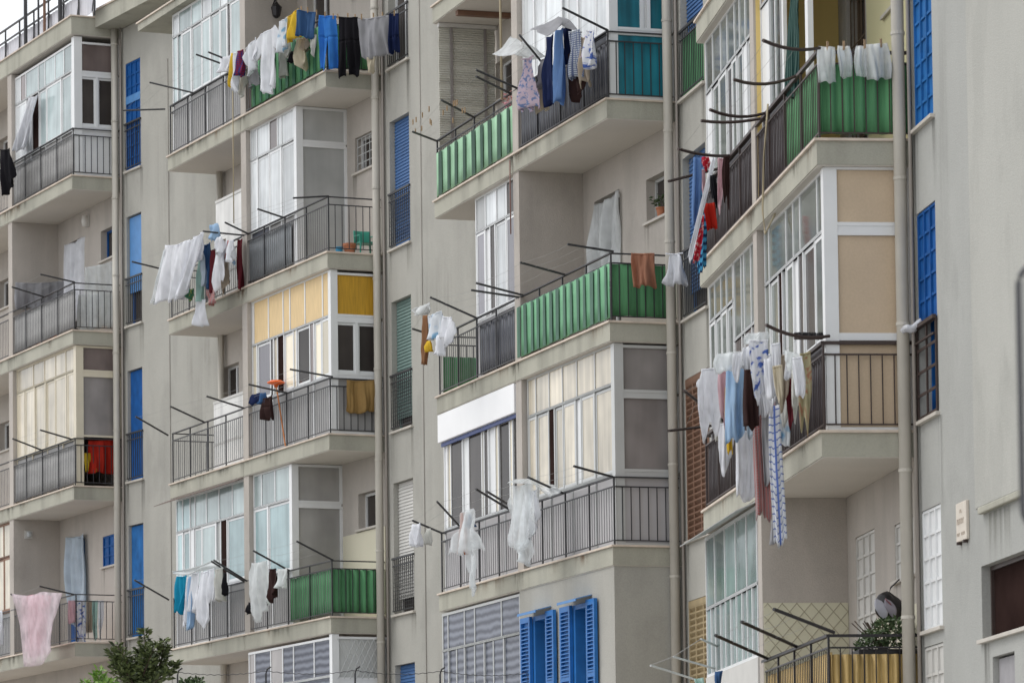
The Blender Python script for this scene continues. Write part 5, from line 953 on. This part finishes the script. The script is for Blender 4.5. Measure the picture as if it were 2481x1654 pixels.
# wall lamps
for fr_, u, v, z, lab, dm in ((F[1], 2.06, DEP, Z(1, 2)+2.56, 'oval white wall lamp above the curtained far balcony door', 0), ):
    o = empty('wall_lamp', fr_.P(u, v, z), lab, 'lamp'); M = MB()
    M.box(fr_, u-.07, u+.07, v-.03, v-.002, z-.12, z+.12).build('mount', WHITER, o, bevel=.01); c = fr_.P(u, v-.07, z); lathe(MB(), c, [(.01, -.13), (.06, -.10), (.08, 0), (.06, .10), (.01, .13)]).build('lamp_shade', mat('opal_glass', (.66, .64, .60), .3), o, smooth=True)
o = empty('wall_lamp', F[1].P(4.04, .35, Z(1, 0)+2.5), 'small white bulkhead lamp high on the lowest far dividing wall', 'lamp')
bx(F[1], 4.02, 4.048, .25, .42, Z(1, 0)+2.42, Z(1, 0)+2.58).build('mount', WHITER, o); lathe(MB(), F[1].P(3.98, .335, Z(1, 0)+2.44), [(.02, 0), (.05, .02), (.05, .1), (.02, .12)]).build('lamp_shade', PANE['W'], o, smooth=True)
o = empty('wall_lantern', F[2].P(3.9, .5, Z(2, 3)+1.95), 'black wall lantern above the laundry on the top balcony', 'lamp')
MB().tube([F[2].P(4.049, .55, Z(2, 3)+2.0), F[2].P(3.9, .55, Z(2, 3)+2.1), F[2].P(3.85, .55, Z(2, 3)+2.02)], .014, 6).build('bracket', BLACK, o)
lathe(MB(), F[2].P(3.85, .55, Z(2, 3)+1.74), [(.03, 0), (.07, .04), (.1, .2), (.05, .25), (.02, .29)], 8).build('lantern_body', BLACK, o)
# bamboo-like blind closing the far end of the middle block's top balcony
fr, z = F[3], Z(3, 2); o = empty('roll_blind', fr.P(8.2, .5, z+.05), 'tall slatted blind closing the far end of the top middle balcony', 'blind')
M = MB()
for i in range(74): M.tube([fr.P(8.18+.012*sin(i*.7), .06, z+.1+i*.036), fr.P(8.18+.012*sin(i*.7+.4), .99, z+.1+i*.036)], .017, 4)
M.build('slats', BLIND, o); bx(fr, 8.185, 8.19, .06, .99, z+.1, z+2.74).build('backing', BLIND, o)
for v in (.26, .82): bx(fr, 8.13, 8.155, v-.02, v+.02, z+.02, z+2.78).build('strut', mat('grey_strut', (.22, .20, .19), .6), o)
bx(fr, 8.12, 8.2, .05, 1.0, z+2.74, z+2.80).build('blind_box', WHITER, o)
bx(F[3], 6.0, 6.1, .1, .9, Z(3, 3)-.40, Z(3, 3)-.30); M = bx(F[3], 7.2, 7.32, .08, .95, Z(3, 3)-.37, Z(3, 3)-.295)
tag(M.build('wooden_batten', BROWNL, None, F[3].P(7.26, .5, Z(3, 3)-.33)), 'brown wooden batten fixed under the topmost middle slab', 'batten')
# near block: bush, black bag, brush, white plastic on the guard
fr, z = F[4], Z(4, -1); rs = random.Random(11); o = empty('bush', fr.P(.3, .75, z+.3), 'dark green bush growing out of a trough behind the bamboo screen', 'plant')
bx(fr, .12, .5, .38, 1.0, z+.45, z+.80).build('trough', BLACK, o, bevel=.01); M = MB()
for i in range(900):
    a = rs.uniform(0, 2*pi); R = rs.random()**.6; v = .70+.33*R*cos(a); u = .3+.25*R*sin(a); hh = .34*(1-((v-.78)/.42)**2)*rs.uniform(.1, 1)
    leaf_mesh(M, fr.P(u, max(.3, min(1.0, v)), z+.80+max(-.02, hh)), Vector((rs.uniform(-1, 1), rs.uniform(-1, 1), rs.uniform(-.5, .8))), rs.uniform(.05, .09), .024, rs)
M.build('foliage', LEAFM, o, recalc=False); M = MB()
for i in range(14): M.tube([fr.P(.3, .7, z+.75), fr.P(.3+rs.uniform(-.2, .2), .7+rs.uniform(-.36, .28), z+1.1)], .006, 4)
M.build('stems', BARK, o)
o = empty('black_bag', fr.P(.85, .93, z+1.1), 'black bag with a shiny flap hanging below the white grilled window', 'bag')
M = MB()
def bagfn(s, t):
    a, b_ = 2*pi*s, pi*t; r_ = .085+.045*sin(b_)+.012*sin(3*a+2*b_)+.010*sin(7*b_+2*a); pinch = 1-.75*max(0, 1-t*3.2)**1.2
    rad = (sin(b_)**.75)*r_*1.05*pinch
    return fr.P(.82+.9*rad*sin(a), .845+rad*cos(a)*1.05, z+1.30+.16*cos(b_)+.03*sin(a*2)*sin(b_)-.02*cos(a)*sin(b_))
M.grid(bagfn, 32, 24); M.build('bag_body', BLACK, o, smooth=True, recalc=False)
for du, dv, k_, m_ in ((-.03, -.13, 1., mat('grey_shine', (.40, .40, .45), .25)), (-.06, -.03, .9, mat('grey_lining', (.26, .24, .28), .5)), (-.07, -.05, .32, mat('pink_lining', (.22, .08, .09), .7))):
    M = MB(); M.grid(lambda s, t: fr.P(.71+du*.3-.03*sin(pi*t), .845+dv+.07*k_*(s-.5)*sin(pi*(.15+.8*t))*2+.05*t, z+1.38-.22*k_*t-.03*s), 8, 10); M.build('flap', m_, o, solid=.006, recalc=False, smooth=True)
MB().tube([fr.P(.82, .85, z+1.42), fr.P(.82, .87, z+1.50), fr.P(.82, .97, z+1.595)], .008, 8).build('strap', BLACK, o)
z = Z(4, 0); o = empty('brush', fr.P(.03, -.1, z+.96), 'black bristle brush lying across the corner of the near railing', 'brush')
bx(fr, .0, .07, -.27, .04, z+.965, z+1.0).build('brush_back', BROWNI, o, bevel=.006); M = MB()
for i in range(160): p = fr.P(rs.uniform(0, .07), rs.uniform(-.27, .04), z+1.0); M.tube([p, p+Vector((rs.uniform(-.015, .015), rs.uniform(-.015, .015), .035))], .004, 3)
M.build('bristles', BLACK, o)
M = MB(); M.grid(lambda s, t: s5.P(U(.02+.3*t), -.17+.16*s, 6.22+.05*s+.02*sin(5*s+3*t)+.03*t), 10, 8); M.uv = [(i/10, j/8) for j in range(9) for i in range(11)]
tag(M.build('plastic_bag', CL['white'], None, s5.P(U(.1), -.1, 6.2), solid=.05, recalc=False, smooth=True), 'white plastic bundle lying on the dark guard of the nearest window', 'plastic bag')
# street name plaque
o = empty('wall_plaque', s5.P(U(1.75), -.03, 3.82), 'small cream marble plaque with worn lettering on the nearest wall', 'plaque')
bx(s5, U(2.26), U(1.82), -.035, -.001, 3.84, 4.23).build('slab_plate', mat('plaque_marble', (.62, .56, .48), .5, .08, 8.), o, bevel=.006)
M = MB()
for zc, hh, a, n in ((4.14, .035, 2.0, 2), (4.04, .055, 1.87, 7), (3.91, .03, 1.86, 3), (3.91, .03, 2.05, 4)):
    for i in range(n):
        t = a+i*.043; M.box(s5, U(t+.012), U(t), -.039, -.034, zc-hh/2, zc+hh/2)
        if i % 2 == 0: M.box(s5, U(t+.036), U(t+.012), -.039, -.034, zc+hh/2-.01, zc+hh/2)
        if i % 3 == 1: M.box(s5, U(t+.036), U(t+.012), -.039, -.034, zc-hh/2, zc-hh/2+.01)
M.build('lettering', mat('worn_letter', (.40, .34, .28), .8), o)
for t in (1.88, 2.15): bx(s5, U(t+.04), U(t), -.05, -.001, 3.81, 3.838).build('bracket', BROWNI, o)
# cords and cables
CORD = mat('cord', (.42, .36, .24), .8); CAB = mat('cable', (.30, .28, .25), .7)
def cord(pts, r, m, lab, cat='cord', name='cord'): tag(MB().tube(pts, r, 5).build(name, m, None, pts[0], smooth=True), lab, cat)
cord([F[4].P(2.9, -.02, Z(4, 1)+.95), F[4].P(3.1, -.04, Z(4, 1)+.4), F[4].P(3.2, -.05, Z(4, 1)-.2), F[4].P(3.05, -.05, Z(4, 1)-.5), F[4].P(2.9, .05, Z(4, 1)-.28)], .012, CORD, 'pale hose dangling down over the dark sheeted top railing', 'hose', 'hose')
cord([F[2].P(4.5, -.06, Z(2, 3)+.5), F[2].P(4.5, -.06, Z(2, 2)+1.2)], .011, CORD, 'tan cord hanging from the top balcony past its joint')
cord([F[3].P(4.7, -.03, Z(3, 3)+.6), F[3].P(4.7, -.02, Z(3, 2)+.9)], .018, CORD, 'yellowish cord hanging in front of the top middle balcony')
cord([F[3].P(4.25, -.05, Z(3, 2)-.1), F[3].P(4.25, -.05, Z(3, 1)+1.9)], .010, mat('red_cord', (.22, .12, .10), .8), 'dark red cord hanging below the green pleated screen')
a = S[3]; cord([a.P(.6, -.02, Z(3, 2)-.3), a.P(.55, -.02, Z(3, 1)+1.7), a.P(.1, -.02, Z(3, 1)+.9), F[3].P(8.25, .95, Z(3, 1)+.2)], .008, CAB, 'thin cable sagging down the stairwell wall of the middle block', 'cable', 'cable')
for k, u, lab in ((2, 2.4, 'straight thin cable running down the wall beside the far blue shutters'), (3, 3.5, 'straight thin cable running down the wall beside the roller shutters'), (4, 1.2, 'straight thin cable on the wall left of the dark sheeted balcony')):
    cord([S[k].P(u, -.012, GROUND), S[k].P(u, -.012, Z(k, 3)+2.4)], .007, CAB, lab, 'cable', 'cable')
# roof poles
fr, z = F[1], Z(1, 4)+.11
for u, r, h, m, lab in ((3.62, .04, 3.2, IRON, 'thick dark pole on the far roof terrace'), (1.32, .045, 3.0, IRON, 'second dark pole on the far roof nearer the corner'), (2.75, .022, 3.0, IRON, 'thin grey aerial mast on the far roof terrace'), (2.35, .03, 3.0, BROWNL, 'rusty brown mast on the far roof terrace')):
    o = empty('roof_pole', fr.P(u, .2, z), lab, 'pole'); MB().tube([fr.P(u, .2, z+.0), fr.P(u, .2, z+h)], r, 8).build('pole', m, o); bx(fr, u-.07, u+.07, .13, .27, z+.001, z+.05).build('base', m, o)

# ------------------------------------------------------------------ foreground: young tree, bright shrub, wire fence, road sign
def shoots(o, base, tips, n, L, lm, bark, seed, droop=.3, wid=.45):
    rs = random.Random(seed); M, T = MB(), MB(); base = Vector(base)
    for tip in tips:
        tip = Vector(tip); bend = Vector((rs.uniform(-.08, .08), rs.uniform(-.3, .3), 0)); pts = [base.lerp(tip, i/10)+bend*sin(pi*i/10) for i in range(11)]
        T.tube(pts, .016, 5, .004)
        for j in range(n):
            f = 1-(rs.random()**1.3)*.78; x = f*10; i = min(int(x), 9); p = pts[i].lerp(pts[i+1], x-i); a = rs.uniform(0, 2*pi); rr = (.05+.13*(1-f))*rs.uniform(.2, 1.6)
            d = Vector((cos(a), sin(a), rs.uniform(-droop, .9))); leaf_mesh(M, p+d*rr*.5, d, L*rs.uniform(.7, 1.25), L*wid, rs)
    M.build('crown', lm, o, recalc=False); return T
o = empty('young_tree', TREE0, 'dark leafed young tree in front of the farthest balconies', 'tree')
T = shoots(o, TREE1, TREETIPS, 190, .088, LEAF, BARK, 5); T.tube([TREE0, Vector(TREE0).lerp(Vector(TREE1), .5)+Vector((.03, 0, 0)), TREE1], .05, 8, .03); T.build('trunk', BARK, o, smooth=True)
for j, (b0, tips, lab) in enumerate(SHRUBS):
    o = empty('shrub', b0, lab, 'shrub'); T = shoots(o, b0, tips, 90, .085, LEAFB if j == 0 else LEAFM, BARK, 8+j); T.build('stems', BARK, o)
o = empty('wire_fence', FENCE[0], 'low fence of dark posts and barbed wire along the bottom edge', 'fence'); M = MB(); fp = [Vector(p) for p in FENCE]
for p in fp: MB().tube([Vector((p.x, p.y, GROUND)), Vector((p.x, p.y, p.z-.1)), Vector((p.x+.02, p.y, p.z-.03)), Vector((p.x+.07, p.y-.02, p.z))], .014, 6).build('post', IRON, o)
for k in range(4):
    for p, q in zip(fp, fp[1:]):
        P_, Q_ = Vector((p.x, p.y, p.z-.06-.28*k)), Vector((q.x, q.y, q.z-.06-.28*k)); pts = [P_.lerp(Q_, i/24)-Vector((0, 0, .05*4*(i/24)*(1-i/24)))+Vector((0, 0, .012*(i % 2))) for i in range(25)]; M.tube(pts, .005, 4)
M.build('wire', IRON, o)
o = empty('drying_rack', RACK[0][1], 'pale metal drying rack arms reaching out beside the tan louvres', 'drying rack')
for p, q in RACK: MB().tube([p, q], .014, 6).build('arm', ALUG, o)
MB().tube([RACK[0][0], RACK[1][0], RACK[2][0]], .004, 4).build('line', LINE, o)
# rounded road sign seen from behind at the right edge, close to the camera
o = empty('road_sign', (SIGN[0].x+.32, SIGN[0].y, GROUND), 'blurred grey back of a rounded road sign with a dark rim at the right edge', 'sign')
(tl, bl) = SIGN; hgt = tl.z-bl.z; cz = (tl.z+bl.z)/2; rx = (tl.x+bl.x)/2; wd = .62; R = .07
def rrect(grow, y0, y1):
    pts = []
    for cx_, cz_, a0 in ((rx+wd-R, cz+hgt/2-R, 0), (rx+R, cz+hgt/2-R, pi/2), (rx+R, cz-hgt/2+R, pi), (rx+wd-R, cz-hgt/2+R, 1.5*pi)):
        for i in range(9): a = a0+pi/2*i/8; pts.append((cx_+(R+grow)*cos(a), cz_+(R+grow)*sin(a)))
    return pts
M = MB(); a = rrect(-.012, 0, 0); y = tl.y; n = len(a)
M.v = [Vector((x, y, z_)) for x, z_ in a]+[Vector((x, y+.01, z_)) for x, z_ in a]; M.f = [tuple(range(n)), tuple(range(n, 2*n))]+[(i, (i+1) % n, n+(i+1) % n, n+i) for i in range(n)]
M.build('sign_plate', mat('sign_grey', (.42, .42, .40), .45, .04, 2.), o)
M = MB(); a = rrect(0, 0, 0); M.tube([Vector((x, y-.004, z_)) for x, z_ in a]+[Vector((a[0][0], y-.004, a[0][1]))], .009, 8); M.build('rim', mat('sign_rim', (.06, .06, .065), .5), o, smooth=True)
MB().tube([Vector((rx+.32, y-.05, GROUND)), Vector((rx+.32, y-.05, tl.z-.08))], .03, 12).build('pole', mat('galvanised', (.4, .4, .4), .4, metal=.6), o, smooth=True)
bx(Frame(rx+.32, y, 0), -.04, .04, -.22, .22, cz-.02, cz+.02)

# ------------------------------------------------------------------ ground, camera, light
G0 = mat('ground_concrete', (.37, .355, .33), .95, .2, .5, .3); M = MB(); M.poly([(-700, -300, GROUND), (700, -300, GROUND), (700, 1100, GROUND), (-700, 1100, GROUND)]); g = M.build('ground', G0, None, (0, 0, GROUND)); g['kind'] = 'structure'
M = MB(); M.poly([(-22, -60, GROUND+.004), (-13, -60, GROUND+.004), (-15, 40, GROUND+.004), (-22, 75, GROUND+.004), (-36, 120, GROUND+.004), (-48, 120, GROUND+.004), (-32, 75, GROUND+.004), (-24, 40, GROUND+.004)]); g = M.build('road', mat('asphalt', (.075, .075, .077), .9, .15, 2., .3), None, (0, 0, GROUND)); g['kind'] = 'structure'
cam = bpy.data.cameras.new('camera'); co = bpy.data.objects.new('camera', cam); COL.objects.link(co); scene.camera = co
pit, rol = radians(3.48), radians(.71)
fwd = Vector((0, cos(pit), sin(pit))); up0 = Vector((0, -sin(pit), cos(pit))); ex = Vector((1, 0, 0)); rt = ex*cos(rol)-up0*sin(rol); up = ex*sin(rol)+up0*cos(rol)
m = Matrix((rt, up, -fwd)).transposed().to_4x4(); co.matrix_world = m
cam.sensor_width = 36; cam.lens = 36*10000/2481; cam.shift_y = 817/2481; cam.clip_start = .5; cam.clip_end = 3000
cam.dof.use_dof = True; cam.dof.focus_distance = 58; cam.dof.aperture_fstop = 6.3
sun_el, sun_az = radians(58), math.atan2(-.95, .15)          # azimuth from +Y towards +X
sd = Vector((sin(sun_az)*cos(sun_el), cos(sun_az)*cos(sun_el), sin(sun_el)))
sun = bpy.data.lights.new('sun', 'SUN'); so = bpy.data.objects.new('sun', sun); COL.objects.link(so); so.rotation_euler = (-sd).to_track_quat('-Z', 'Y').to_euler()
sun.energy = .75; sun.angle = radians(28); sun.color = (1, .97, .93)
w = bpy.data.worlds.new('World'); scene.world = w; w.use_nodes = True; N, L = w.node_tree.nodes, w.node_tree.links
sk = N.new('ShaderNodeTexSky'); sk.sky_type = 'NISHITA'; sk.sun_disc = False; sk.sun_elevation = sun_el; sk.sun_rotation = sun_az; sk.air_density = 1.; sk.dust_density = 4.
hs = N.new('ShaderNodeHueSaturation'); hs.inputs['Saturation'].default_value = .28; L.new(sk.outputs[0], hs.inputs['Color'])
tc = N.new('ShaderNodeTexCoord'); no = N.new('ShaderNodeTexNoise'); no.inputs['Scale'].default_value = 2.2; no.inputs['Detail'].default_value = 6; L.new(tc.outputs['Generated'], no.inputs['Vector'])
rp = N.new('ShaderNodeMapRange'); rp.inputs['From Min'].default_value = .3; rp.inputs['From Max'].default_value = .7; rp.inputs['To Min'].default_value = .85; rp.inputs['To Max'].default_value = 1.25; L.new(no.outputs['Fac'], rp.inputs['Value'])
vm = N.new('ShaderNodeVectorMath'); vm.operation = 'SCALE'; L.new(hs.outputs[0], vm.inputs[0]); L.new(rp.outputs[0], vm.inputs['Scale'])
cm = N.new('ShaderNodeMix'); cm.data_type = 'RGBA'; cm.inputs[0].default_value = .78; cm.inputs[7].default_value = (5.6, 5.75, 6.0, 1); L.new(vm.outputs[0], cm.inputs[6])   # a closed cloud layer over the sky
L.new(cm.outputs[2], N['Background'].inputs['Color']); N['Background'].inputs['Strength'].default_value = .15
vs = scene.view_settings; vs.view_transform = 'Standard'; vs.look = 'None'; vs.exposure = 0.56; vs.gamma = 1
scene.render.engine = 'CYCLES'
scene.render.resolution_x, scene.render.resolution_y = 1024, 682
